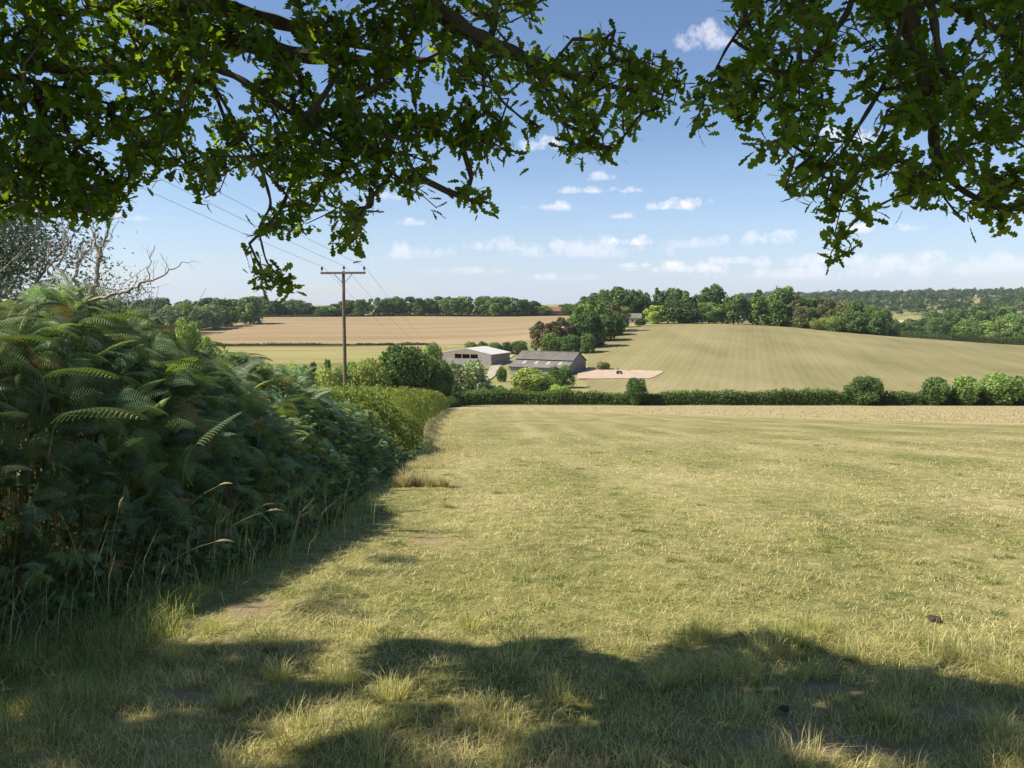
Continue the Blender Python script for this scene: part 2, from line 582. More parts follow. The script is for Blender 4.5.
class MB:
    """collects boxes, prisms and tubes into one mesh"""
    def __init__(s):
        s.V, s.F = [], {}
        s.n = 0

    def add(s, V, F):
        V = np.asarray(V, float)
        for f in F:
            s.F.setdefault(len(f), []).append([i + s.n for i in f])
        s.V.append(V)
        s.n += len(V)

    def box(s, c, d, rot=None):
        c = np.array(c, float)
        d = np.array(d, float) / 2
        q = np.array([[x, y, z] for x in (-1, 1) for y in (-1, 1) for z in (-1, 1)], float) * d
        if rot is not None:
            q = q @ np.array(rot).T
        s.add(q + c, [(0, 1, 3, 2), (4, 6, 7, 5), (0, 4, 5, 1), (2, 3, 7, 6), (0, 2, 6, 4), (1, 5, 7, 3)])

    def prism(s, prof, x0, x1):
        """profile of (y, z) points extruded along x"""
        n = len(prof)
        V = [[x0, y, z] for y, z in prof] + [[x1, y, z] for y, z in prof]
        F = [tuple(range(n)), tuple(range(2 * n - 1, n - 1, -1))]
        F += [(i, i + n, (i + 1) % n + n, (i + 1) % n) for i in range(n)]
        s.add(V, F)

    def slab(s, a, b, c, d, t):
        """four corners a..d of a top face, thickness t downwards"""
        q = np.array([a, b, c, d], float)
        V = np.concatenate([q, q - np.array([0, 0, t])])
        s.add(V, [(0, 1, 2, 3), (7, 6, 5, 4), (0, 4, 5, 1), (1, 5, 6, 2), (2, 6, 7, 3), (3, 7, 4, 0)])

    def tube(s, pts, rad, n=6, cap=True):
        pts = np.asarray(pts, float)
        rad = np.broadcast_to(np.asarray(rad, float), (len(pts),))
        t = unit(np.gradient(pts, axis=0))
        up = np.array([0, 0, 1.0]) if abs(t[0, 2]) < .9 else np.array([1.0, 0, 0])
        a = unit(np.cross(t, up))
        b = np.cross(t, a)
        ang = np.arange(n) * 2 * math.pi / n
        ring = pts[:, None] + rad[:, None, None] * (np.cos(ang)[None, :, None] * a[:, None] + np.sin(ang)[None, :, None] * b[:, None])
        m = len(pts)
        F = []
        for i in range(m - 1):
            for k in range(n):
                F.append((i * n + k, i * n + (k + 1) % n, (i + 1) * n + (k + 1) % n, (i + 1) * n + k))
        if cap:
            F.append(tuple(range(n - 1, -1, -1)))
            F.append(tuple((m - 1) * n + k for k in range(n)))
        s.add(ring.reshape(-1, 3), F)

    def build(s, name, material, parent=None, smooth=False, loc=None):
        return build(name, np.concatenate(s.V), [np.array(v) for v in s.F.values()], material, parent, smooth=smooth, loc=loc)


# ------------------------------------------------------------------ ground sheets
def sheet(name, xs, ys, zoff, material, kind='structure'):
    """xs, ys: (n,m) arrays of plan positions"""
    n, m = xs.shape
    V = np.stack([xs, ys, H(xs, ys) + zoff], -1).reshape(-1, 3)
    i = np.arange(n - 1)[:, None] * m + np.arange(m - 1)[None]
    Fq = np.stack([i, i + 1, i + m + 1, i + m], -1).reshape(-1, 4)
    o = build(name, V, [Fq], material, smooth=True)
    return tag(o, kind=kind)


ayy = np.concatenate([np.linspace(-40, 0, 12)[:-1], np.exp(np.linspace(math.log(10), math.log(4010), 330)) - 10])
aax = np.linspace(-1.5, 1.6, 240)
gx = aax[None, :] * (np.maximum(ayy, -8)[:, None] + 40)
gy = np.repeat(ayy[:, None], len(aax), 1)
drop = np.where((gy < 156), -0.25, 0.0)
ground = sheet('ground', gx, gy, drop, MAT['ground'])

# the meadow: from behind the camera to the far hedge
my = np.concatenate([np.linspace(-7, 1, 20)[:-1], np.exp(np.linspace(math.log(3), math.log(156), 420)) - 2])
ma = np.linspace(-1.15, 1.15, 330)
mxs = ma[None, :] * (my[:, None] + 8.5)
mys = np.repeat(my[:, None], len(ma), 1)
meadow = sheet('meadow', mxs, mys, 0.0, MAT['meadow'])


def patch(name, near, far, px0, px1, n, m, zoff, material, by_row=True, y0=158):
    """field between two surveyed edges, given as (px,row) or (px,Y)"""
    pxs = np.linspace(px0, px1, n)
    if by_row:
        nr = np.interp(pxs, [p for p, _ in near], [solve_row(p, r, y0) for p, r in near])
        fr = np.interp(pxs, [p for p, _ in far], [solve_row(p, r, y0) for p, r in far])
    else:
        nr = np.interp(pxs, *zip(*near))
        fr = np.interp(pxs, *zip(*far))
    a = np.array([px_dir(p, 320)[0] for p in pxs])
    if name == 'sandy_yard':
        nr = nr + 3.0 * (fbm(pxs / 5, pxs * 0, 3, 3) - .5)
        fr = fr + 5.0 * (fbm(pxs / 6, pxs * 0, 8, 3) - .5)
    k = np.linspace(0, 1, m)[:, None]
    ys = nr[None] * (1 - k) + fr[None] * k
    return sheet(name, a[None] * ys, ys, zoff, material)


patch('golden_field', [(190, 430), (215, 425), (235, 421), (430, 421), (520, 412), (585, 405)],
      [(190, 480), (200, 560), (235, 640), (270, 700), (575, 706), (585, 706)], 190, 585, 120, 70, 0.15, MAT['stubble'], False)
patch('green_strip_field', [(120, 330), (300, 322), (440, 338)], [(120, 415), (300, 416), (440, 416)], 120, 445, 60, 20, 0.14, MAT['strip'], False)
patch('hillside_field', [(588, 160), (1400, 160)], [(588, 345), (604, 392), (640, 466), (700, 482), (800, 470), (900, 428), (1024, 404), (1400, 400)],
      588, 1400, 150, 90, 0.16, MAT['hill'], False)
patch('sandy_yard', [(578, 379.5), (650, 379), (656, 377.5), (664, 373.2)], [(578, 373), (592, 368.6), (604, 370.3), (664, 371.8)], 578, 664, 70, 14, 0.32, MAT['sand'], True)
patch('distant_pale_field', [(884, 327), (935, 327)], [(884, 320), (935, 322)], 884, 935, 20, 8, 0.8, MAT['farfield'], True, 800)


def track(name, pts, zoff, material):
    c = np.array([[*(lambda Y: (px_dir(p, r)[0] * Y, Y))(solve_row(p, r)), w] for p, r, w in pts])
    s = np.linspace(0, len(c) - 1, 40)
    c = np.stack([np.interp(s, np.arange(len(c)), c[:, k]) for k in range(3)], 1)
    t = unit(np.gradient(c[:, :2], axis=0))
    nrm = np.stack([-t[:, 1], t[:, 0]], 1)
    k = np.linspace(-.5, .5, 5)
    xs = c[:, None, 0] + nrm[:, None, 0] * k * c[:, None, 2]
    ys = c[:, None, 1] + nrm[:, None, 1] * k * c[:, None, 2]
    return sheet(name, xs, ys, zoff, material)


track('farm_track', [(523, 351, 2.5), (511, 356, 3), (500, 362, 4.5), (494, 369, 3.6), (491, 376, 3), (484, 382, 2.2), (470, 389, 1.8)], 0.3, MAT['track'])

# ------------------------------------------------------------------ leaf cards and crowns
def leaf_cards(C, Nrm, size, aspect=1.0, rng=R):
    """a rhombic leaf clump at each centre"""
    n = len(C)
    Nrm = unit(Nrm)
    a = unit(np.cross(Nrm, unit(rng.normal(size=(n, 3)))))
    b = np.cross(Nrm, a)
    s = np.broadcast_to(np.asarray(size, float), (n,))[:, None] * 0.5
    e = rng.uniform(.7, 1.3, (n, 4, 1))
    V = np.stack([C + a * s * e[:, 0], C + b * s * aspect * e[:, 1], C - a * s * e[:, 2], C - b * s * aspect * e[:, 3]], 1)
    Fq = np.arange(4 * n).reshape(n, 4)
    return V.reshape(-1, 3), Fq


def crown_points(n, w, h, z0, rng, nb=16, shape='round', spread=.68):
    """points over the lobes of an uneven crown of width w between z0 and z0+h"""
    lob, rad = [], []
    for k in range(nb):
        d = unit(rng.normal(size=3))
        if shape == 'point':
            f = rng.uniform(0, 1) ** .8
            th = rng.uniform(0, 2 * math.pi)
            rr = (1 - f) * .36 + .02
            lob.append(np.array([math.cos(th) * rr * w, math.sin(th) * rr * w, z0 + h * (.12 + .8 * f)]))
            rad.append((.22 - .13 * f) * w * rng.uniform(.8, 1.2))
        else:
            f = (k + rng.uniform(.1, .9)) / nb               # height of the lobe in the crown
            pr = (.86 + .3 * f if f < .45 else math.sqrt(max(0, 1 - ((f - .45) / .62) ** 2))) * spread
            th = k * 2.4 + rng.uniform(-.5, .5)
            rr = pr * rng.uniform(.55, 1.0)
            rd = rng.uniform(.26, .44) * w / 2
            lob.append(np.array([math.cos(th) * rr * w / 2, math.sin(th) * rr * w / 2, z0 + rd * .55 + f * (h - rd * 1.25)]))
            rad.append(rd)
    lob, rad = np.array(lob), np.array(rad)
    p = rad ** 2
    k = rng.choice(nb, n * 2, p=p / p.sum())
    d = unit(rng.normal(size=(n * 2, 3)) + np.array([0, 0, .25]))
    pts = lob[k] + d * rad[k][:, None] * rng.uniform(.62, 1.06, (n * 2, 1)) * np.where(rng.uniform(0, 1, (n * 2, 1)) < .12, 1.16, 1.0) * np.array([1, 1, .92])
    dist = np.linalg.norm(pts[:, None] - lob[None], axis=2) / rad[None]
    keep = dist.min(1) > .62
    pts, d, k = pts[keep][:n], d[keep][:n], k[keep][:n]
    keep = pts[:, 2] > 0.02 * h
    return pts[keep], d[keep], k[keep]


def make_crown(name, n, w, h, z0, leaf, seed, **kw):
    rng = np.random.default_rng(seed)
    p, d, k = crown_points(n, w, h, z0, rng, **kw)
    V, Fq = leaf_cards(p, d + .75 * rng.normal(size=p.shape), leaf * rng.uniform(.7, 1.3, len(p)), .75, rng)
    lt = rng.uniform(.72, 1.3, 64)[k]
    t = np.repeat((lt * rng.uniform(.7, 1.3, len(p)))[:, None], 4, 0)
    col = np.concatenate([t * 1.0, t, t * .95], 1)
    return V, Fq, col


PROTO = {}


def tree_proto(key, n, w, h, z0, leaf, seed, trunk_r, **kw):
    V, Fq, col = make_crown('crown', n, w, h - z0, z0, leaf, seed, **kw)
    e = empty('broadleaf_tree', (0, 0, 0))
    c = build('crown', V, [Fq], MAT['tree'], e, tint=col)
    m = MB()
    rng = np.random.default_rng(seed + 50)
    m.tube([(0, 0, -.6), (.02 * w, 0, z0 * .5), (0, .01 * w, z0 + (h - z0) * .45), (0, 0, h * .8)], [trunk_r * 1.25, trunk_r, trunk_r * .7, trunk_r * .2], 7)
    for q in range(5):
        th = q * 1.3 + rng.uniform(0, .5)
        zb = z0 + (h - z0) * rng.uniform(.05, .4)
        m.tube([(0, 0, zb), (math.cos(th) * w * .15, math.sin(th) * w * .15, zb + h * .1), (math.cos(th) * w * .33, math.sin(th) * w * .33, zb + h * .22)],
               [trunk_r * .5, trunk_r * .35, trunk_r * .12], 5)
    m.build('trunk', MAT['bark'], e)
    PROTO[key] = (e, w, h)
    return e


# woods and tree lines
tree_proto('round', 2600, 12, 14, .3, .95, 1, .35)
tree_proto('broad', 2800, 14, 13, .3, 1.0, 2, .4, nb=20)
tree_proto('tall', 2600, 10, 16, .3, .9, 3, .35, nb=22, spread=.72)
tree_proto('ragged', 2400, 12, 14, .3, .95, 4, .3, nb=12, spread=.78)
tree_proto('point', 2200, 8, 15, .3, .8, 5, .25, nb=26, shape='point')
# bushes nearer by, finer leaves
tree_proto('bush', 5200, 6, 6, .2, .34, 6, .12, nb=18)
tree_proto('shrub', 4600, 7, 5, .1, .34, 7, .1, nb=22, spread=.75)
tree_proto('neattree', 7500, 8, 8.5, .5, .36, 8, .2, nb=24)
tree_proto('sapling', 3200, 3, 5, .3, .26, 9, .08, nb=18, shape='point')
USED = set()
WIDEN = 1.22

GREEN = {'dark green': (.042, .068, .022), 'deep green': (.058, .09, .028), 'mid green': (.085, .125, .036), 'yellow green': (.125, .145, .045), 'bright yellow green': (.15, .185, .045),
         'light green': (.125, .165, .05), 'grey green': (.11, .135, .07), 'brownish green': (.08, .087, .036), 'dull red brown': (.066, .058, .033)}


def put_tree(key, px, Y, row_top, wpx, col, kindname, X=None, rot=None):
    a, t = px_dir(px, row_top)
    x = a * Y if X is None else X
    zb = float(H(x, Y))
    ht = EYE + t * Y - zb
    e, w, h = PROTO[key]
    if key in USED:
        o = copy_tree(e)
    else:
        o = e
        USED.add(key)
    o.name = kindname
    o.location = (x, Y, zb)
    sw = wpx * WIDEN * Y / F_PX / w
    o.scale = (sw, sw * R.uniform(.9, 1.1), ht / h)
    o.rotation_euler = (0, 0, R.uniform(0, 6.28) if rot is None else rot)
    g = np.array(GREEN[col]) * R.uniform(.88, 1.15) * 2.1
    for ch in o.children:
        if ch.name.startswith('crown'):
            ch.color = (*g, 1)
    return o


ORD = ['first', 'second', 'third', 'fourth', 'fifth', 'sixth', 'seventh', 'eighth', 'ninth', 'tenth', 'eleventh', 'twelfth', 'thirteenth', 'fourteenth',
       'fifteenth', 'sixteenth', 'seventeenth', 'eighteenth', 'nineteenth', 'twentieth', 'twenty-first', 'twenty-second', 'twenty-third', 'twenty-fourth',
       'twenty-fifth', 'twenty-sixth', 'twenty-seventh', 'twenty-eighth', 'twenty-ninth', 'thirtieth', 'thirty-first', 'thirty-second', 'thirty-third',
       'thirty-fourth', 'thirty-fifth', 'thirty-sixth', 'thirty-seventh', 'thirty-eighth', 'thirty-ninth', 'fortieth']
FORM = {'round': 'rounded', 'broad': 'broad', 'tall': 'tall', 'ragged': 'ragged', 'point': 'pointed', 'bush': 'rounded', 'shrub': 'spreading', 'neattree': 'rounded', 'sapling': 'slim'}


def row_of_trees(items, where, group, name='broadleaf_tree', cat='tree'):
    items = sorted(items, key=lambda q: q[1])
    for k, (key, px, Y, top, w, col) in enumerate(items):
        o = put_tree(key, px, Y, top, w, col, name)
        tag(o, f"{FORM[key]} {col} tree, {ORD[k]} from the left {where}", cat, group)


# long line along the top of the golden field
prof = [(225, 300), (240, 297), (258, 296), (275, 300), (283, 307), (290, 299), (300, 298), (312, 304), (325, 309), (340, 303), (352, 299), (370, 297), (400, 297), (440, 297),
        (480, 296), (510, 298), (530, 301), (545, 306), (560, 304), (575, 305)]
line = []
px = 262.0
while px < 548:
    top = np.interp(px, *zip(*prof)) + R.uniform(-1.2, 1.8)
    line.append((['round', 'broad', 'tall', 'round', 'ragged'][R.integers(5)], px, R.uniform(712, 745), top, R.uniform(15, 24), ['dark green', 'deep green', 'deep green', 'mid green'][R.integers(4)]))
    px += R.uniform(9, 14)
row_of_trees(line, 'in the line above the golden field', 'trees along the top of the golden field')
row_of_trees([('ragged', 538, 740, 304, 14, 'deep green'), ('round', 543.5, 716, 306.5, 11, 'bright yellow green'), ('broad', 566, 735, 304, 16, 'deep green'), ('ragged', 577, 728, 303, 14, 'deep green')],
             'around the red roofed farmhouse', 'trees around the farmhouse')

left = []
px = -40.0
while px < 262:
    left.append((['round', 'broad', 'tall', 'ragged'][R.integers(4)], px, R.uniform(600, 660), 299.5 + R.uniform(-3, 2.5), R.uniform(20, 28), ['dark green', 'deep green', 'dark green', 'mid green'][R.integers(4)]))
    px += R.uniform(13, 17)
row_of_trees(left, 'in the left wood\'s back rank', 'back rank of the wood at the left')
left = []
for px, top, Y in [(108, 306, 470), (124, 307, 480), (139, 308, 465), (153, 313, 450), (170, 306, 500), (186, 303, 520), (199, 306, 545), (212, 304, 560), (226, 305, 580), (60, 306, 470), (30, 308, 460), (84, 309, 455)]:
    left.append((['round', 'broad', 'ragged'][R.integers(3)], px, Y, top, R.uniform(20, 28), ['mid green', 'deep green', 'mid green', 'grey green'][R.integers(4)]))
row_of_trees(left, 'in the left wood\'s front rank', 'front rank of the wood at the left')
# shorter willows at the golden field's left corner, nearer
row_of_trees([('shrub', 152, 150, 325, 26, 'grey green'), ('bush', 168, 152, 325, 18, 'grey green'), ('neattree', 186, 160, 319, 28, 'light green'), ('bush', 205, 158, 338, 20, 'mid green'), ('shrub', 226, 170, 352, 30, 'light green'), ('shrub', 252, 172, 360, 34, 'light green')],
             'among the pale bushes beyond the bracken', 'pale bushes beyond the bracken', 'valley_bush', 'tree')

# wood on the crest in the middle
wood = [('round', 588, 470, 296, 26, 'dark green'), ('broad', 601, 500, 291, 26, 'deep green'), ('tall', 617, 520, 287, 26, 'deep green'), ('round', 630, 515, 289, 24, 'deep green'),
        ('broad', 642, 520, 291, 22, 'deep green'), ('point', 657, 520, 286, 14, 'deep green'), ('round', 671, 520, 287.5, 26, 'deep green'), ('tall', 684, 515, 291, 18, 'mid green'),
        ('broad', 712, 530, 285.5, 30, 'dark green'), ('round', 698, 515, 294, 20, 'dark green'), ('point', 759, 500, 288, 22, 'mid green'), ('broad', 782, 500, 287.5, 34, 'deep green'),
        ('round', 797, 495, 294, 24, 'brownish green'), ('round', 814, 490, 297, 24, 'dark green'), ('ragged', 830, 480, 299, 20, 'brownish green'), ('broad', 845, 475, 302, 24, 'brownish green'),
        ('round', 858, 465, 301, 22, 'dark green'), ('round', 873, 455, 305, 20, 'deep green'), ('broad', 883, 450, 309, 18, 'deep green')]
row_of_trees(wood, 'in the hilltop wood back rank', 'back rank of the hilltop wood')
front = [('tall', 592, 400, 301, 22, 'mid green'), ('round', 604, 400, 306, 26, 'deep green'), ('ragged', 613, 425, 302, 26, 'brownish green'), ('round', 622, 455, 307, 16, 'dark green'),
         ('round', 656, 485, 305, 20, 'bright yellow green'), ('broad', 679, 484, 300, 32, 'dark green'), ('round', 709, 486, 302, 26, 'mid green'), ('round', 735, 484, 294, 28, 'deep green'),
         ('tall', 757, 481, 297, 22, 'mid green'), ('round', 776, 478, 300, 24, 'deep green'), ('bush', 690, 483, 311, 18, 'dark green'),
         ('round', 802, 470, 306, 20, 'brownish green'), ('shrub', 820, 463, 318, 20, 'yellow green'), ('shrub', 839, 455, 316, 22, 'mid green'), ('round', 858, 448, 311, 22, 'dark green'),
         ('round', 879, 440, 311, 20, 'dark green'), ('bush', 641, 468, 318, 12, 'dark green')]
row_of_trees(front, 'at the hilltop wood front', 'front edge of the hilltop wood')
# clump running down the hillside behind the barn
clump = [('ragged', 543, 345, 321, 22, 'dull red brown'), ('ragged', 561, 345, 317, 22, 'dull red brown'), ('bush', 552, 335, 333, 22, 'deep green'), ('round', 577, 352, 313, 24, 'deep green'),
         ('round', 590, 345, 311, 26, 'dark green'), ('broad', 606, 372, 316, 26, 'dark green'), ('bush', 571, 330, 335, 22, 'dark green'), ('bush', 588, 325, 334, 18, 'deep green'), ('round', 615, 400, 318, 20, 'dark green'),
         ('bush', 599, 350, 339, 10, 'grey green'), ('round', 583, 375, 303, 24, 'mid green')]
row_of_trees(clump, 'in the dark clump behind the barn', 'dark clump behind the barn')
# trees below the far hill at the right
far = [('broad', 938, 640, 318, 22, 'deep green'), ('round', 953, 690, 312, 22, 'deep green'), ('broad', 968, 640, 320, 24, 'mid green'), ('round', 985, 700, 310, 26, 'deep green'), ('ragged', 999, 620, 319, 24, 'light green'),
       ('broad', 1013, 660, 314, 26, 'mid green'), ('round', 1030, 640, 316, 26, 'deep green'), ('round', 905, 700, 322, 20, 'deep green'), ('broad', 922, 720, 320, 20, 'dark green'), ('round', 890, 690, 321, 18, 'dark green'),
       ('broad', 1048, 650, 313, 28, 'deep green'), ('round', 960, 800, 308, 20, 'deep green'), ('round', 1005, 820, 306, 22, 'deep green'), ('broad', 932, 840, 311, 20, 'deep green'), ('round', 978, 900, 304, 20, 'deep green'), ('round', 1040, 860, 304, 24, 'deep green')]
row_of_trees(far, 'in the valley below the wooded hill', 'trees in the valley at the right')

# bushes in the valley round the farm: label, key, px, Y, top row, width px, colour
for key, px, Y, top, w, col, lab in [
        ('neattree', 405, 150, 345, 50, 'dark green', 'large dark green round tree between the utility pole and the barns'),
        ('shrub', 371, 146, 360, 34, 'yellow green', 'yellow green rounded bush directly left of the large dark round tree'),
        ('bush', 349, 148, 363, 32, 'mid green', 'mid green bush just right of the tall utility pole'),
        ('sapling', 313, 152, 356, 13, 'brownish green', 'slim brownish sapling, left one of the pair left of the pole'),
        ('sapling', 327, 152, 353, 13, 'mid green', 'slim green sapling, right one of the pair left of the pole'),
        ('shrub', 297, 150, 365, 34, 'light green', 'light green spreading bush below the two slim saplings'),
        ('shrub', 330, 140, 368, 32, 'yellow green', 'pale yellow green bush behind the foot of the utility pole'),
        ('sapling', 368, 170, 352, 12, 'grey green', 'slim grey green sapling behind the yellow green bush'),
        ('bush', 388, 175, 352, 26, 'light green', 'light green bush half hidden behind the large dark round tree'),
        ('bush', 425, 160, 353, 30, 'yellow green', 'yellow green bush directly right of the large dark round tree'),
        ('neattree', 432, 200, 343, 20, 'mid green', 'small upright tree at the left end of the white roofed barn'),
        ('bush', 441, 150, 361, 24, 'dark green', 'dark bush at the end of the long hedge by the field corner'),
        ('shrub', 464, 178, 362, 50, 'grey green', 'wide grey green willow bush in front of the white roofed barn'),
        ('bush', 502, 240, 367, 10, 'deep green', 'small dark bush between the pale track and the grey barn'),
        ('bush', 530, 190, 368, 36, 'yellow green', 'yellow green bush in front of the long grey barn'),
        ('shrub', 561, 215, 366, 26, 'deep green', 'dark bush at the right front corner of the grey barn'),
        ('shrub', 545, 196, 375, 26, 'mid green', 'low mid green bush between the grey barn and the valley hedge'),
        ('shrub', 560, 166, 385, 24, 'light green', 'small light green bush just behind the valley hedge below the barn'),
        ('shrub', 480, 165, 389, 26, 'deep green', 'low dark scrub bush by the short post at the field corner'),
        ('shrub', 497, 176, 386, 20, 'mid green', 'low scrub bush below the pale farm track'),
        ('neattree', 637, 158, 378, 22, 'dark green', 'single dark round bush standing in the valley hedge below the sandy yard'),
        ('neattree', 865, 157, 376, 35, 'dark green', 'large dark round bush, leftmost of the four in the hedge at the right'),
        ('bush', 937, 157, 377, 26, 'deep green', 'pointed dark bush, second of the four in the hedge at the right'),
        ('bush', 967, 157, 376, 27, 'mid green', 'mid green round bush, third of the four in the hedge at the right'),
        ('shrub', 1006, 157, 375, 46, 'mid green', 'wide mid green bush, rightmost of the four in the hedge at the right'),
        ('shrub', 1060, 158, 378, 40, 'deep green', 'dark bush in the valley hedge beyond the wide mid green bush'),
        ('shrub', 603, 272, 362, 13, 'brownish green', 'scrubby brownish bush behind the sandy yard beside the grey barn')]:
    o = put_tree(key, px, Y, top, w, col, 'valley_bush')
    tag(o, lab, 'bush', 'bushes round the farm')
shr = [('shrub', 471, 345, 342, 14, 'deep green'), ('bush', 483, 347, 341.5, 12, 'dark green'), ('shrub', 495, 346, 342.5, 14, 'deep green'), ('bush', 507, 345, 342, 12, 'dark green'), ('shrub', 519, 343, 341, 18, 'deep green')]
for k, (key, px, Y, top, w, col) in enumerate(shr):
    o = put_tree(key, px, Y, top, w, col, 'valley_bush')
    tag(o, f"{FORM[key]} {col} bush, {ORD[k]} from the left behind the white barn roof", 'bush', 'bushes behind the white roofed barn')
for key, (e, w, h) in PROTO.items():
    if key not in USED:
        for c in list(e.children):
            bpy.data.objects.remove(c)
        bpy.data.objects.remove(e)


# ------------------------------------------------------------------ hedges
def hedge(name, pts, width, height, n, leaf, col, label, seed, bumps=6.0):
    """pts: plan polyline; a clipped-then-ragged bank of leaves over a twiggy core"""
    rng = np.random.default_rng(seed)
    pts = np.array(pts, float)
    seg = np.concatenate([[0], np.cumsum(np.linalg.norm(np.diff(pts, axis=0), axis=1))])
    s = rng.uniform(0, seg[-1], n)
    x = np.interp(s, seg, pts[:, 0])
    y = np.interp(s, seg, pts[:, 1])
    i = np.clip(np.searchsorted(seg, s) - 1, 0, len(pts) - 2)
    t = unit(pts[i + 1] - pts[i])
    nr = np.stack([-t[:, 1], t[:, 0]], 1)
    hh = height * (.58 + .85 * fbm(s / bumps, s * 0, seed, 3) - .03) * (0.96 + .1 * vnoise(s / 1.1, s * 0, seed + 1))
    ang = rng.uniform(-.25, math.pi + .25, n)
    r = rng.uniform(.7, 1.05, n)
    off = np.cos(ang) * width / 2 * r * (.8 + .4 * vnoise(s / 3, s * 0, seed + 2))
    zz = np.clip(np.sin(ang) ** .6 if False else np.sign(np.sin(ang)) * np.abs(np.sin(ang)) ** .55, 0, 1) * hh * r
    low = rng.uniform(0, 1, n) < .35
    zz = np.where(low, rng.uniform(0.02, .9, n) * hh, zz)
    X, Y = x + nr[:, 0] * off, y + nr[:, 1] * off
    C = np.stack([X, Y, H(X, Y) + zz], 1)
    nrm = np.stack([nr[:, 0] * np.cos(ang), nr[:, 1] * np.cos(ang), np.abs(np.sin(ang)) + .2], 1) + .8 * rng.normal(size=(n, 3))
    V, Fq = leaf_cards(C, nrm, leaf * rng.uniform(.6, 1.4, n), .8, rng)
    k = (.75 + .5 * fbm(s / 7, s * 0 + 5, seed + 7, 2)) * rng.uniform(.7, 1.3, n)
    c = np.repeat(np.array(col)[None] * k[:, None], 4, 0)
    # dense twiggy heart
    q = np.arange(0, seg[-1], .8)
    qx, qy = np.interp(q, seg, pts[:, 0]), np.interp(q, seg, pts[:, 1])
    ii = np.clip(np.searchsorted(seg, q) - 1, 0, len(pts) - 2)
    tt = unit(pts[ii + 1] - pts[ii])
    qh = height * (.58 + .85 * fbm(q / bumps, q * 0, seed, 3) - .03) * .74 * (.85 + .3 * vnoise(q / .9, q * 0, seed + 3))
    prof = [(-.36, -.1), (-.34, .6), (-.16, 1.0), (.16, 1.0), (.34, .6), (.36, -.1)]
    W = np.stack([np.stack([qx - tt[:, 1] * u * width * (.85 + .3 * vnoise(q, q * 0, seed + 4)), qy + tt[:, 0] * u * width, H(qx, qy) + v * qh], 1) for u, v in prof], 1)
    k0, nq = len(V), len(q)
    g = np.arange(nq - 1)[:, None] * 6 + np.arange(5)[None] + k0
    V = np.concatenate([V, W.reshape(-1, 3)])
    F2 = np.stack([g, g + 1, g + 7, g + 6], -1).reshape(-1, 4)
    c = np.concatenate([c, np.repeat(np.array([[.06, .08, .03]]), nq * 6, 0)])
    e = build(name, V, [Fq, F2], MAT['leaf'], tint=c)
    return tag(e, label, 'hedge')


def apt(px, Y):
    return (px_dir(px, 330)[0] * Y, Y)


hedge('hedge', [apt(452, 159), apt(520, 160), apt(640, 159), apt(800, 158.5), apt(900, 158.5), (100, 158.5), (150, 159)], 2.6, 2.75, 52000, .32, (.105, .155, .045), 'long dark green hedge across the valley at the foot of the hillside field', 21)
hedge('hedge', [apt(120, 422), apt(300, 424), apt(432, 423)], 1.6, 1.6, 4500, .5, (.075, .085, .032), 'thin low hedge between the golden field and the pale green field below it', 22)
hedge('hedge', [apt(225, 690), apt(262, 706), apt(400, 709), apt(590, 710)], 2.2, 2.2, 5000, .8, (.05, .06, .028), 'thin dark hedge along the top edge of the golden field', 23)
hedge('hedge', [apt(780, 478), apt(885, 440), apt(950, 422), apt(1024, 410), apt(1200, 405)], 3.0, 4.2, 9000, .6, (.075, .11, .032), 'green hedge along the far right edge of the hillside field', 24)
hedge('hedge', [apt(440, 128), apt(456, 152)], 2.2, 1.6, 2500, .25, (.06, .09, .026), 'short low hedge between the end of the long roadside hedge and the field corner', 25)


# broad hedge carrying on beyond the bracken, pale green on top
def broad_hedge():
    rng = np.random.default_rng(31)
    n = 60000
    y = 20 + (rng.uniform(0, 1, n) ** 1.5) * 104
    inn = rng.uniform(0, 1, n) ** 1.8 * 11
    x = bank_edge(y) - .1 - inn
    prof_h = np.minimum(1, (inn / 1.1 + .04)) ** .5
    top = np.interp(y, [20, 26, 40, 60, 95, 124], [1.15, 1.45, 1.9, 2.1, 2.3, 2.2]) * (.62 + .75 * fbm(x / 1.7, y / 2.2, 3, 4))
    zz = top * prof_h
    low = rng.uniform(0, 1, n) < .3
    zz = np.where(low & (inn < 2), rng.uniform(.03, 1, n) * zz, zz * rng.uniform(.86, 1.05, n))
    C = np.stack([x, y, H(x, y) + zz], 1)
    nrm = np.stack([np.where(inn < 1.4, 1.0, .1), np.full(n, -.25), np.where(inn < 1.4, .5, 1.0)], 1) + .8 * rng.normal(size=(n, 3))
    V, Fq = leaf_cards(C, nrm, (.07 + .0016 * y) * rng.uniform(.7, 1.4, n), .7, rng)
    k = (.7 + .7 * fbm(x / 3, y / 3, 8, 2)) * rng.uniform(.75, 1.25, n)
    base = np.array((.13, .165, .045))[None] * np.ones((n, 1))
    mixc = fbm(x / 5, y / 5, 18, 2)[:, None]
    base = base * (1 - mixc * .4) + np.array((.20, .19, .07))[None] * mixc * .4
    c = np.repeat(base * k[:, None], 4, 0)
    e = build('hedge', V, [Fq], MAT['leaf'], tint=c)
    tag(e, 'broad pale green hedge running downhill from the end of the bracken bank past the pole', 'hedge')


broad_hedge()


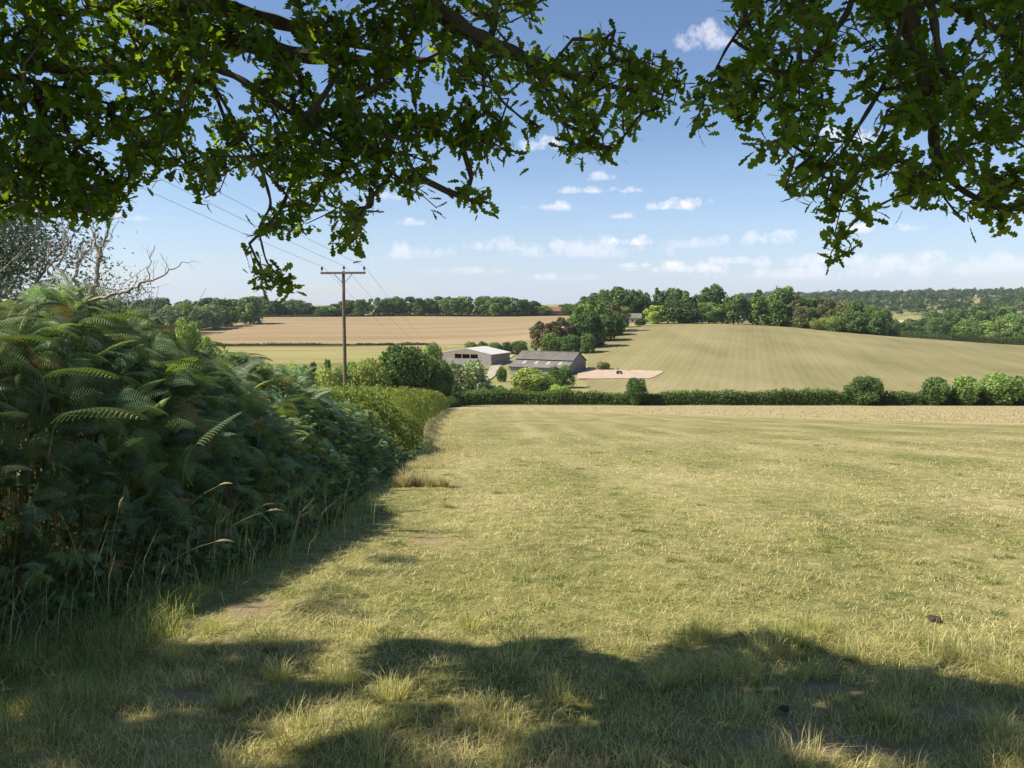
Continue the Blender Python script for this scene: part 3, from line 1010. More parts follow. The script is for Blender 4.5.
# far wooded hill: one mass
def far_wood():
    rng = np.random.default_rng(41)
    Vs, Fs, Cs = [], [], []
    n0 = 0
    cnt = 0
    while cnt < 2300:
        Y = 900 + 2300 * rng.uniform(0, 1) ** .85
        px = rng.uniform(740, 1330)
        a = px_dir(px, 300)[0]
        x = a * Y
        if Y < 1500 and px < 946 and abs(px - 908) < 42 and Y > 1020 and Y < 1420:
            continue
        if px < 800 and Y < 1300:
            continue
        w = rng.uniform(10, 20) * (1 + (Y - 900) / 4000)
        h = w * rng.uniform(.75, 1.15)
        m = 70 if Y < 1800 else 48
        d = unit(rng.normal(size=(m, 3)))
        d[:, 2] = np.abs(d[:, 2]) * 1.1 - .15
        C = np.array([x, Y, float(H(x, Y)) + h * .45]) + d * np.array([w / 2, w / 2, h * .55]) * rng.uniform(.75, 1.05, (m, 1))
        V, Fq = leaf_cards(C, d + .5 * rng.normal(size=(m, 3)), w * .30 * rng.uniform(.7, 1.3, m), .8, rng)
        base = np.array([(.05, .08, .026), (.07, .10, .03), (.095, .125, .038), (.06, .085, .03)][rng.integers(4)]) * rng.uniform(.8, 1.12)
        Vs.append(V)
        Fs.append(Fq + n0)
        Cs.append(np.repeat(base[None] * rng.uniform(.75, 1.25, (m, 1)), 4, 0))
        n0 += len(V)
        cnt += 1
    o = build('distant_woodland', np.concatenate(Vs), [np.concatenate(Fs)], MAT['leaf'], tint=np.concatenate(Cs))
    tag(o, 'unbroken mass of broadleaf woodland covering the far hill at the right', 'woodland', kind='stuff')


far_wood()

# ------------------------------------------------------------------ farm buildings
MAT['sheet'] = simple('weathered_cement_sheet', (.155, .143, .130), nscale=.35, amt=.25, stretch=(1.5, .5, .5))
MAT['sheet_low'] = simple('lichened_cement_sheet', (.18, .168, .155), nscale=.35, amt=.25)
MAT['whiteroof'] = simple('pale_roof_sheet', (.55, .535, .50), rough=.6, nscale=.3, amt=.08)
MAT['boards'] = simple('grey_weathered_boards', (.25, .21, .175), nscale=1.2, amt=.35, stretch=(6, 6, .25))
MAT['block'] = simple('grey_blockwork', (.26, .245, .225), nscale=1.0, amt=.25)
MAT['skylight'] = simple('cloudy_rooflight', (.42, .40, .37), rough=.4, amt=.12)
MAT['redtile'] = simple('red_clay_tile', (.25, .12, .085), nscale=.8, amt=.25)
MAT['brick'] = simple('red_brick', (.33, .17, .11), nscale=2, amt=.25)
MAT['render'] = simple('pale_render', (.36, .33, .29), nscale=1, amt=.1)
MAT['glass'] = simple('dark_window_glass', (.03, .035, .04), rough=.1, amt=.1, spec=.5)
MAT['dark'] = simple('dark_painted_steel', (.035, .035, .04), rough=.5, amt=.3)


def corrugated(x0, x1, y0, z0, y1, z1, t=.09, n=60):
    """a pitched roof sheet whose upper face carries corrugation ridges"""
    m = MB()
    xs = np.linspace(x0, x1, n * 2 + 1)
    up = np.array([0, -(z1 - z0), (y1 - y0)], float)
    up = up / np.linalg.norm(up) * (1 if y1 > y0 else -1)
    V = []
    for k, x in enumerate(xs):
        d = up * (0.05 if k % 2 else 0.0)
        V += [np.array([x, y0, z0]) + d, np.array([x, y1, z1]) + d, np.array([x, y1, z1]) - up * t, np.array([x, y0, z0]) - up * t]
    Fc = []
    for k in range(len(xs) - 1):
        b, c = 4 * k, 4 * (k + 1)
        Fc += [(b, c, c + 1, b + 1), (b + 3, b + 2, c + 2, c + 3), (b, b + 3, c + 3, c), (b + 1, c + 1, c + 2, b + 2)]
    e = 4 * (len(xs) - 1)
    Fc += [(0, 1, 2, 3), (e + 3, e + 2, e + 1, e)]
    m.add(V, Fc)
    return m


def grey_barn():
    p0 = np.array([-1.05, 270.0])
    phi = math.radians(25)
    c = p0 + 10 * np.array([math.cos(phi), -math.sin(phi)])
    z = min(float(H(*p0)), float(H(18.3, 261)), float(H(*c))) - .3
    e = empty('long_barn', (p0[0], p0[1], z), -phi)
    L = 21.5
    wl = MB()                                           # walls: four panels butted at the corners
    wl.box((L / 2, .15, 1.6), (L, .2, 3.2))
    wl.box((L / 2, 19.85, 2.25), (L, .2, 4.5))
    wl.build('wall', MAT['block'], e)
    for x0, nm in ((0.0, 'gable_wall'), (L - .2, 'gable_wall')):
        g = MB()
        g.prism([(.26, 0), (19.74, 0), (19.74, 4.45), (12, 7.6), (5.8, 5.05), (.26, 3.15)], x0, x0 + .2)
        g.build(nm, MAT['boards'], e)
    corrugated(-.4, L + .4, -.5, 3.15, 6.2, 5.15, n=44).build('lean_to_roof', MAT['sheet_low'], e)
    up = corrugated(-.4, L + .4, 5.6, 5.45, 12, 7.95, n=44).build('roof', MAT['sheet'], e)
    corrugated(-.4, L + .4, 20.5, 4.45, 12.0, 7.95, n=44).build('roof', MAT['sheet'], e)
    m = MB()
    m.box((L / 2, 12, 8.02), (L + .9, .5, .12))
    m.build('ridge_cap', MAT['sheet'], up)
    for x in (4.3, 8.9, 13.4, 17.9):
        s = MB()
        y0, y1 = 2.4, 5.0
        f = lambda y: 3.15 + (y + .5) * (2.0 / 6.7) + .12
        s.slab((x - .6, y0, f(y0)), (x + .6, y0, f(y0)), (x + .6, y1, f(y1)), (x - .6, y1, f(y1)), .05)
        s.build('rooflight', MAT['skylight'], e)
    for x in (3.5, 9.5, 16.5):
        d = MB()
        d.box((x, .02, 1.25), (2.4, .06, 2.5))
        d.build('door', MAT['boards'], e)
    gt = MB()
    gt.box((L / 2, -.55, 3.05), (L + .7, .14, .12))
    gt.build('gutter', MAT['dark'], e)
    tag(e, 'long low grey barn with dark sheet roof, lean-to front and four pale rooflights', 'barn')


def white_barn():
    p0 = np.array([-29.0, 313.5])
    phi = math.radians(27.5)
    W, D = 23.4, 16.0
    pr = p0 + W * np.array([math.cos(phi), -math.sin(phi)])
    z = min(float(H(*p0)), float(H(*pr))) - .3
    e = empty('open_fronted_barn', (p0[0], p0[1], z), -phi)
    he, hr = 5.3, 7.4
    top = lambda x: he + (hr - he) * (1 - abs(x - W / 2) / (W / 2))

    def panel(x0, x1, zb):
        m = MB()
        xs = [x0] + ([W / 2] if x0 < W / 2 < x1 else []) + [x1]
        V = [[x, .0, zb] for x in (x0, x1)] + [[x, .0, top(x) - .1] for x in reversed(xs)]
        n = len(V)
        V2 = [[a, .2, c] for a, _, c in V]
        m.add(V + V2, [tuple(range(n)), tuple(range(2 * n - 1, n - 1, -1))] + [(i, i + n, (i + 1) % n + n, (i + 1) % n) for i in range(n)])
        return m
    b0, b1 = 6.6, 17.4
    panel(0, b0, 0).build('wall', MAT['boards'], e)
    panel(b1, W, 0).build('wall', MAT['block'], e)
    panel(b0, b1, 5.0).build('gable_board', MAT['boards'], e)
    for x in (b0 + 3.4, b0 + 7.2):
        m = MB()
        m.box((x, .1, 2.49), (.35, .3, 4.98))
        m.build('post', MAT['boards'], e)
    m = MB()
    m.box((W - .1, .2 + (D - .2) / 2, he / 2 - .1), (.2, D - .2, he - .2))
    m.build('wall', MAT['boards'], e)
    m = MB()
    m.box((.1, .2 + (D - .2) / 2, he / 2 - .1), (.2, D - .2, he - .2))
    m.build('wall', MAT['boards'], e)
    m = MB()
    V = [[0.2, D, 0], [W - .2, D, 0], [W - .2, D, he - .2], [W / 2, D, hr - .2], [.2, D, he - .2]]
    m.add(V + [[a, b - .2, c] for a, b, c in V], [(0, 1, 2, 3, 4), (9, 8, 7, 6, 5)] + [(i, i + 5, (i + 1) % 5 + 5, (i + 1) % 5) for i in range(5)])
    m.build('wall', MAT['boards'], e)
    for sx, nm in ((1, 'roof'), (-1, 'roof')):
        m = MB()
        xe = W + .5 if sx > 0 else -.5
        ze = he - (hr - he) / (W / 2) * .5
        m.slab((W / 2, -.06, hr), (xe, -.06, ze), (xe, D + .4, ze), (W / 2, D + .4, hr), .1) if sx > 0 else m.slab((xe, -.06, ze), (W / 2 - .004, -.06, hr), (W / 2 - .004, D + .4, hr), (xe, D + .4, ze), .1)
        for y in np.arange(0, D, 1.1):
            s = 1 if sx > 0 else -1
            m.tube([(W / 2 + .2 * s, y, hr + .03 - .04), (xe, y, ze + .03)], .04, 4)
        m.build(nm, MAT['whiteroof'], e)
    tag(e, 'open-fronted barn with pale white sheet roof and dark bays in its gable end', 'barn')


def low_shed():
    p0 = np.array([-26.5, 288.0])
    e = empty('low_shed', (p0[0], p0[1], float(H(*p0)) - .3), math.radians(-14))
    L = 13.0
    m = MB()
    m.box((L / 2, .1, 1.4), (L, .2, 2.8))
    m.box((L / 2, 6.9, 1.4), (L, .2, 2.8))
    m.build('wall', MAT['boards'], e)
    for x in (0, L - .2):
        g = MB()
        g.prism([(.21, 0), (6.79, 0), (6.79, 2.75), (3.5, 4.55), (.21, 2.75)], x, x + .2)
        g.build('gable_wall', MAT['boards'], e)
    corrugated(-.3, L + .3, -.4, 2.68, 3.5, 4.75, n=28).build('roof', MAT['sheet_low'], e)
    corrugated(-.3, L + .3, 7.4, 2.68, 3.5, 4.75, n=28).build('roof', MAT['sheet_low'], e)
    tag(e, 'low grey roofed shed half hidden by the willow bush before the white roofed barn', 'shed')


def farmhouse():
    Y = 716.0
    x = px_dir(553, 310)[0] * Y
    z = float(H(x, Y)) - .3
    e = empty('farmhouse', (x - 7, Y, z), math.radians(-6))
    L, hw = 14.0, 4.8
    m = MB()
    m.box((L / 2, .15, hw / 2), (L, .3, hw))
    m.box((L / 2, 7.85, hw / 2), (L, .3, hw))
    m.build('wall', MAT['brick'], e)
    for x0 in (0, L - .3):
        g = MB()
        g.prism([(.31, 0), (7.69, 0), (7.69, hw), (4, hw + 3.6), (.31, hw)], x0, x0 + .3)
        g.build('gable_wall', MAT['brick'], e)
    rf = corrugated(-.3, L + .3, -.4, hw - .1, 4, hw + 3.9, n=30).build('roof', MAT['redtile'], e)
    corrugated(-.3, L + .3, 8.4, hw - .1, 4, hw + 3.9, n=30).build('roof', MAT['redtile'], e)
    for xx in (1.2, L - 1.4):
        c = MB()
        c.box((xx, 4, hw + 4.3), (.9, .7, 1.9))
        c.box((xx, 4, hw + 5.3), (1.05, .85, .15))
        c.build('chimney', MAT['brick'], rf)
    for xx in (2.4, 5.6, 8.6, 11.6):
        w = MB()
        w.box((xx, -.02, 3.5), (1.3, .08, 1.2))
        w.build('window', MAT['render'], e)
        g = MB()
        g.box((xx, -.07, 3.5), (1.05, .03, .95))
        g.build('pane', MAT['glass'], e.children[-1] if False else bpy.data.objects[e.children[-1].name])
    tag(e, 'distant red roofed farmhouse peeping over the hedge at the top of the golden field', 'house')


def cottage():
    Y = 500.0
    x = px_dir(631, 318)[0] * Y
    z = float(H(x, Y)) - .3
    e = empty('cottage', (x - 5.5, Y - 6, z), math.radians(-10))
    L, hw = 11.0, 3.6
    m = MB()
    m.box((L / 2, .15, hw / 2), (L, .3, hw))
    m.box((L / 2, 6.85, hw / 2), (L, .3, hw))
    m.build('wall', MAT['render'], e)
    for x0 in (0, L - .3):
        g = MB()
        g.prism([(.31, 0), (6.69, 0), (6.69, hw), (3.5, hw + 2.6), (.31, hw)], x0, x0 + .3)
        g.build('gable_wall', MAT['render'], e)
    corrugated(-.3, L + .3, -.4, hw - .1, 3.5, hw + 2.9, n=22).build('roof', MAT['sheet_low'], e)
    corrugated(-.3, L + .3, 7.4, hw - .1, 3.5, hw + 2.9, n=22).build('roof', MAT['sheet_low'], e)
    for xx in (2.2, 5.4, 8.6):
        w = MB()
        w.box((xx, -.02, 1.9), (1.2, .08, 1.2))
        w.build('window', MAT['glass'], e)
    tag(e, 'pale cottage with a grey roof glimpsed among the hilltop trees', 'house')


grey_barn()
white_barn()
low_shed()
farmhouse()
cottage()


def yard_machine():
    Y = solve_row(619, 375)
    x = px_dir(619, 375)[0] * Y
    z = float(H(x, Y)) + .34
    e = empty('small_tractor', (x, Y, z), math.radians(-15))
    m = MB()
    m.box((.45, 0, .75), (1.1, .5, .45))
    m.box((-.35, 0, .62), (.7, .55, .3))
    m.build('body', MAT['dark'], e)
    m = MB()
    for sx in (-.65, -.05):
        for sy in (-.36, .36):
            m.tube([(sx, sy, .75), (sx + .03, sy, 1.9)], .035, 6)
    m.box((-.34, 0, 1.93), (.85, .9, .07))
    m.build('cab_frame', MAT['dark'], e)
    m = MB()
    m.box((-.42, 0, .88), (.42, .42, .1))
    m.box((-.6, 0, 1.12), (.08, .42, .45))
    m.build('seat', MAT['dark'], e)
    for sx, r in ((-.38, .5), (.78, .32)):
        for sy in (-.48, .48):
            w = MB()
            w.tube([(sx, sy - .13, r), (sx, sy - .1, r), (sx, sy + .1, r), (sx, sy + .13, r)], [r * .86, r, r, r * .86], 18)
            w.build('wheel', MAT['dark'], e)
    tag(e, 'tiny dark machine with an upright cab, alone on the pale sandy yard', 'tractor')


yard_machine()


# ------------------------------------------------------------------ poles and wires
def utility_pole(px, Y, row_top, arm, label, pale=False, lean=0.0, rz=0.0):
    a, t = px_dir(px, row_top)
    x = a * Y
    z = float(H(x, Y))
    ht = EYE + t * Y - z
    e = empty('utility_pole', (x, Y, z), rz)
    m = MB()
    s = np.linspace(0, 1, 8)
    m.tube(np.stack([lean * s + .03 * np.sin(s * 5), 0 * s, -1 + (ht + 1) * s], 1), (.128 if not pale else .15) - .04 * s, 12)
    m.build('post', MAT['polewood'], e, smooth=True)
    m = MB()
    m.box((lean, -.15, ht - .12), (arm, .11, .13))
    m.build('crossarm', MAT['polewood'], e)
    m = MB()
    for sgn in (-1, 1):
        m.tube([(lean + .02 * sgn, -.1, ht - .75), (lean + .55 * sgn, -.15, ht - .2)], .018, 5)
    m.build('brace', MAT['dark'], e)
    tips = []
    for dx in (-arm / 2 + .07, 0, arm / 2 - .07):
        b = ht - .05 if dx else ht
        i = MB()
        i.tube([(lean + dx, -.15 if dx else 0, b), (lean + dx, -.15 if dx else 0, b + .12)], .016, 6)
        i.tube([(lean + dx, -.15 if dx else 0, b + .1), (lean + dx, -.15 if dx else 0, b + .13), (lean + dx, -.15 if dx else 0, b + .2), (lean + dx, -.15 if dx else 0, b + .23), (lean + dx, -.15 if dx else 0, b + .3)],
               [.04, .075, .06, .075, .035], 10)
        i.build('insulator', MAT['paleceramic' if pale else 'ceramic'], e, smooth=True)
        tips.append(np.array([x + math.cos(rz) * (lean + dx) , Y + math.sin(rz) * (lean + dx), z + b + .3]))
    tag(e, label, 'utility pole', 'wooden poles of the power line')
    return tips


t1 = utility_pole(341, 46, 271, 2.75, 'tall near wooden utility pole with crossarm rising behind the bracken', lean=.18, rz=math.radians(-9))
t2 = utility_pole(460, 153, 370, 2.6, 'small distant wooden utility pole with pale insulators at the field corner', pale=True)
p_up = np.array([-16.5, -6.0, EYE + 9.6])
for k, (A, B) in enumerate(zip(t1, t2)):
    C = p_up + np.array([(k - 1) * 1.25, 0, 0])
    pts = []
    for (S, T, sag) in ((C, A, .55), (A, B, 1.7)):
        s = np.linspace(0, 1, 40)[:, None]
        q = S + (T - S) * s
        q[:, 2] -= (4 * sag * s * (1 - s))[:, 0]
        pts.append(q if len(pts) == 0 else q[1:])
    m = MB()
    m.tube(np.concatenate(pts), .0085, 5)
    o = m.build('power_line', MAT['wire'])
    tag(o, f"thin overhead wire on the {['left-hand', 'middle', 'right-hand'][k]} insulator of the near pole's crossarm", 'wire', 'overhead wires')

m = MB()
xx, yy = px_dir(475, 390)[0] * 162, 162.0
zz = float(H(xx, yy))
m.tube([(xx, yy, zz - .4), (xx + .05, yy, zz + 3.2)], [.12, .09], 8)
tag(m.build('post', MAT['polewood']), 'short wooden post right of the small distant pole at the field corner', 'post')


# ------------------------------------------------------------------ bracken
def frond_template(npin, nlet):
    """(s, w, dz) along / across the rachis for a twice-cut triangular frond; quads"""
    V, Fq = [], []

    def quad(a, b, c, d):
        k = len(V)
        V.extend([a, b, c, d])
        Fq.append((k, k + 1, k + 2, k + 3))
    for i in range(npin):
        s = .10 + .90 * (i + .3) / npin
        ln = .40 * (1 - s) ** .85 + .012
        if i < 2:
            ln *= .86
        fw = .35 + .1 * s                                 # forward sweep
        for sg in (-1, 1):
            so = s + (.012 if sg > 0 else 0)
            if nlet == 0:
                wdt = .52 * .9 / npin
                quad((so, 0, 0), (so + ln * fw * .5 - wdt, sg * ln * .45, 0), (so + ln * fw, sg * ln, -.06 * ln), (so + ln * fw * .5 + wdt, sg * ln * .45, 0))
                continue
            for j in range(nlet):
                u0, u1 = j / nlet, (j + .86) / nlet
                hw = .42 * .9 / npin * (1 - u0) ** .6 * (1.05 if j else .6)
                c0 = (so + ln * fw * u0, sg * ln * u0)
                c1 = (so + ln * fw * u1, sg * ln * u1)
                dz = -.12 * ln * u0 * u0
                for q in (-1, 1):
                    quad((c0[0], c0[1], dz), (c0[0] + q * hw * .95, c0[1] + sg * .012, dz - .012), (c1[0] + q * hw * .75, c1[1] + sg * .006, dz - .012), (c1[0], c1[1], dz))
    # rachis
    quad((0, -.006, 0), (0, .006, 0), (1, .002, 0), (1, -.002, 0))
    return np.array(V, float), np.array(Fq)


TMPL = {2: frond_template(17, 8), 1: frond_template(17, 5), 0: frond_template(13, 0)}


def fronds(base, az, L, rise, droop, lod, col, roll=None):
    T, Fq = TMPL[lod]
    n = len(base)
    s, w, dz = T[None, :, 0], T[None, :, 1], T[None, :, 2]
    L = L[:, None]
    d = np.stack([np.cos(az), np.sin(az), 0 * az], 1)
    side = np.stack([-np.sin(az), np.cos(az), 0 * az], 1)
    if roll is not None:
        side = side * np.cos(roll)[:, None] + np.array([0, 0, 1.0]) * np.sin(roll)[:, None]
    th = rise[:, None] - droop[:, None] * s              # tangent angle falls along the rachis
    th0 = rise[:, None]
    dr = droop[:, None]
    fx = (np.sin(th0) - np.sin(th)) / dr * L
    fz = (np.cos(th) - np.cos(th0)) / dr * L
    P3 = base[:, None] + d[:, None] * fx[..., None] + np.array([0, 0, 1.0]) * (fz + dz * L - .25 * L * w * w * 1.6)[..., None] + side[:, None] * (w * L)[..., None]
    m = T.shape[0]
    FF = (Fq[None] + (np.arange(n) * m)[:, None, None]).reshape(-1, 4)
    c = np.repeat(col, m, 0)
    return P3.reshape(-1, 3), FF, c


def bank_top(x, y):
    """height of the bracken canopy over the ground"""
    inn = bank_edge(y) - x
    t = np.interp(y, [0, 4, 6, 8, 12, 16, 20, 25], [1.9, 2.15, 2.25, 2.0, 1.75, 1.5, 1.2, .95])
    return t * np.clip(inn / 2.5, 0.03, 1) ** .72 * (.66 + .68 * fbm(x * .9, y * .8, 6, 3))


def bracken():
    rng = np.random.default_rng(5)
    Vs, Fs, Cs, n0 = [], [], [], 0
    for lod, ya, yb, nface, ntop in ((2, 2.6, 8.0, 3000, 700), (1, 8.0, 10.5, 1500, 400), (0, 10.5, 27, 4600, 1500)):
        n = nface + ntop
        y = rng.uniform(ya, yb, n)
        inn = np.where(np.arange(n) < nface, 2.9 * rng.uniform(.01, 1, n) ** .8, rng.uniform(2.2, 6.0, n))
        x = bank_edge(y) - inn
        top = bank_top(x, y)
        f = np.where(np.arange(n) < nface, rng.uniform(.3, 1.05, n) ** .6, rng.uniform(.85, 1.05, n))
        L = rng.uniform(.22, .50, n) * np.clip(y / 7.5, .62, 1) * np.clip(top / 1.1, .6, 1.1)
        base = np.stack([x, y, H(x, y) + np.maximum(top * f - .12 * L, .06)], 1)
        az = rng.normal(-.35, .95, n)                     # mostly outwards, over the field
        spin = rng.uniform(0, 1, n) < .45
        az = np.where(spin, rng.uniform(-3.1, 3.1, n), az)
        rise = rng.uniform(-.1, 1.0, n)
        droop = rng.uniform(.7, 2.1, n)
        k = (rng.uniform(.35, 1.7, n) * (.6 + .8 * fbm(x * 1.3, y * 1.3, 30, 2)))[:, None]
        mixk = rng.uniform(0, 1, n)[:, None]
        col = (np.array((.125, .20, .12))[None] * mixk + np.array((.18, .235, .10))[None] * (1 - mixk)) * k
        yel = (rng.uniform(0, 1, n) < .06 + .14 * (f > .85))[:, None]  # extra share among top fronds: sunlit tips put into the colour
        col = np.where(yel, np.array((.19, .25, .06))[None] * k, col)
        brown = (rng.uniform(0, 1, n) < .05)[:, None]
        col = np.where(brown, np.array((.22, .15, .075))[None] * k, col)
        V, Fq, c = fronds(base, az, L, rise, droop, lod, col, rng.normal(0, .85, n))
        Vs.append(V)
        Fs.append(Fq + n0)
        Cs.append(c)
        n0 += len(V)
    # stems and dead litter in the depth of the bank
    n = 5200
    y = 2.6 + 24 * rng.uniform(0, 1, n) ** 1.6
    x = bank_edge(y) - rng.uniform(.1, 2.6, n)
    hgt = bank_top(x, y) * rng.uniform(.5, .92, n)
    b = np.stack([x, y, H(x, y) - .05], 1)
    t = b + np.stack([rng.normal(.12, .15, n), rng.normal(0, .15, n), hgt], 1)
    wd = rng.uniform(.004, .008, n)[:, None]
    sd = unit(np.stack([rng.normal(size=n), rng.normal(size=n), 0 * x], 1))
    V = np.stack([b - sd * wd, b + sd * wd, t + sd * wd * .5, t - sd * wd * .5], 1).reshape(-1, 3)
    Vs.append(V)
    Fs.append(np.arange(4 * n).reshape(n, 4) + n0)
    cs = np.where((rng.uniform(0, 1, n) < .5)[:, None], np.array((.10, .12, .04))[None], np.array((.16, .10, .05))[None])
    Cs.append(np.repeat(cs, 4, 0))
    n0 += len(V)
    # small-leaved undergrowth (bramble, nettle) filling the face
    n = 42000
    y = 3.0 + 22 * rng.uniform(0, 1, n) ** 1.5
    x = bank_edge(y) - rng.uniform(0, 1, n) ** 1.3 * 2.6
    z = H(x, y) + bank_top(x, y) * rng.uniform(.03, .8, n)
    V, Fq = leaf_cards(np.stack([x, y, z], 1), rng.normal(size=(n, 3)) + np.array([.5, -.3, .8]), rng.uniform(.03, .075, n) * (1 + y / 25), .6, rng)
    Vs.append(V)
    Fs.append(Fq + n0)
    Cs.append(np.repeat(np.array((.10, .15, .06))[None] * rng.uniform(.6, 1.4, (n, 1)), 4, 0))
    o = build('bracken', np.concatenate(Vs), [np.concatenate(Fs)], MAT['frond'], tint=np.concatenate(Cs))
    tag(o, 'dense bank of dark green bracken fronds along the left edge of the field', 'bracken', kind='stuff')


bracken()

# fronds that stand out from the bank: px, row of the frond's base, depth, length, azimuth, colour, label
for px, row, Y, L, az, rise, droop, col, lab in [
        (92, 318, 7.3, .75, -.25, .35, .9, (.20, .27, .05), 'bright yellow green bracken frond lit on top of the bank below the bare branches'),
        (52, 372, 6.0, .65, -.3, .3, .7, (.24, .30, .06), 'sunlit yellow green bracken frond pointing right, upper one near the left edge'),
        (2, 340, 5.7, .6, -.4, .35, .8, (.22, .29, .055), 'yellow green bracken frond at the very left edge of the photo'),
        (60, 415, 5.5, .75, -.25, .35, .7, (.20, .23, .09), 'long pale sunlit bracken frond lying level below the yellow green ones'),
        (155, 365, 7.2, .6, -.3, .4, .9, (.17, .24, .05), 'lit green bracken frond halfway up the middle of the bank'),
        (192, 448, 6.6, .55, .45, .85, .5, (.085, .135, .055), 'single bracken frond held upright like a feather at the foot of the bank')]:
    b = P(px, row, Y)
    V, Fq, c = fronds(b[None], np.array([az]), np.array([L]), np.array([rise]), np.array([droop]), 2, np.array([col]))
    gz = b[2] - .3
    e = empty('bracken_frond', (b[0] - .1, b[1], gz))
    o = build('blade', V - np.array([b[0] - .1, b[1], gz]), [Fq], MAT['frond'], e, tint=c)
    mm = MB()
    mm.tube([(0, 0, 0), (.04, 0, (b[2] - gz) * .6), (.1, 0, b[2] - gz)], [.006, .005, .003], 5)
    mm.build('stalk', MAT['greenstalk'], e)
    tag(e, lab, 'fern', 'fronds standing out of the bracken')


# ------------------------------------------------------------------ grass
def blades(x, y, h, width, lean, az, col, z=None, curl=.5):
    n = len(x)
    z = H(x, y) if z is None else z
    b = np.stack([x, y, z - .01], 1)
    d = np.stack([np.cos(az), np.sin(az), 0 * az], 1)
    sa = az + R.uniform(.6, 2.5, n)
    sd = np.stack([np.cos(sa), np.sin(sa), 0 * az], 1) * width[:, None] / 2
    up = np.array([0, 0, 1.0])
    mid = b + up * (h * .55)[:, None] + d * (lean * h * .3)[:, None]
    tip = b + up * (h * (1 - curl * lean * .45))[:, None] + d * (lean * h)[:, None]
    V = np.stack([b - sd, b + sd, mid + sd * .75, mid - sd * .75, tip], 1).reshape(-1, 3)
    k = np.arange(n)[:, None] * 5
    return V, np.concatenate([k, k + 1, k + 2, k + 3], 1), np.concatenate([k + 3, k + 2, k + 4], 1), np.repeat(col, 5, 0)


def soil_mask(x, y):
    m = np.zeros_like(x)
    for (x0, y0, rx, ry) in [(1.72, 4.0, .22, .13), (1.3, 3.4, .32, .2), (1.75, 3.3, .3, .14), (2.3, 3.7, .28, .10), (-2.0, 5.6, .22, .3), (-.95, 8.5, .25, .35), (-1.7, 3.9, .2, .10)]:
        m = np.maximum(m, 1.25 - ((x - x0) / rx) ** 2 - ((y - y0) / ry) ** 2)
    return np.clip(m, 0, 1)


STRAW = np.array((.68, .58, .345))
GRN = np.array((.37, .39, .125))
LUSH = np.array((.13, .21, .05))


def field_grass():
    n = 360000
    y = np.exp(R.uniform(math.log(1.25), math.log(40), n))
    y = y[R.uniform(0, 1, n) < np.clip((40 - y) / 26, 0, 1)]
    n = len(y)
    x = R.uniform(-.95, .95, n) * (y + .6)
    keep = (x > bank_edge(y) - 1.0) & (R.uniform(0, 1, n) > soil_mask(x, y) * .9)
    x, y = x[keep], y[keep]
    n = len(x)
    tus = fbm(x * 1.6, y * 1.6, 12, 3)
    cover = fbm(x * .5, y * .5, 13, 3)
    shade_zone = np.clip((5.6 - y) / 1.5, 0, 1)           # uncut under the oak
    h = (.026 + .06 * np.clip(tus - .3, 0, 1)) * R.uniform(.5, 1.6, n) * (1 + .75 * shade_zone)
    wd = .0030 * np.maximum(1, (y / 3.6) ** .75) * R.uniform(.7, 1.4, n)
    edge = np.clip(1 - (x - bank_edge(y)) / 1.5, 0, 1)
    st = np.clip(.46 + 1.2 * (cover - .5) + .35 * (R.uniform(0, 1, n) - .5) * 2 + .006 * y, 0, 1)
    st = st + .22 * shade_zone * (fbm(x * 2.2, y * 2.2, 44, 2) > .45)  # extra straw colour under the oak, to warm the tone of its shade
    st = np.where(R.uniform(0, 1, n) < .22, np.clip(st + .5, 0, 1), st)
    st = st * (1 - .7 * edge)
    c = GRN * (1 - st)[:, None] + STRAW * st[:, None]
    c = c * (1 - edge)[:, None] + (LUSH * (1 - st)[:, None] + STRAW * st[:, None]) * edge[:, None]
    brown = (R.uniform(0, 1, n) < .18 * shade_zone)[:, None]
    c = np.where(brown, np.array((.30, .215, .125))[None], c)
    c = c * R.uniform(.55, 1.45, (n, 1))
    V, Q, T, c = blades(x, y, h, wd, R.uniform(1.0, 2.6, n) * (1 - .5 * shade_zone), R.uniform(0, 6.28, n), c)
    o = build('grass', V, [Q, T], MAT['grass'], tint=c)
    tag(o, 'short mown grass of the field, mixed green and straw', 'grass', kind='stuff')


field_grass()


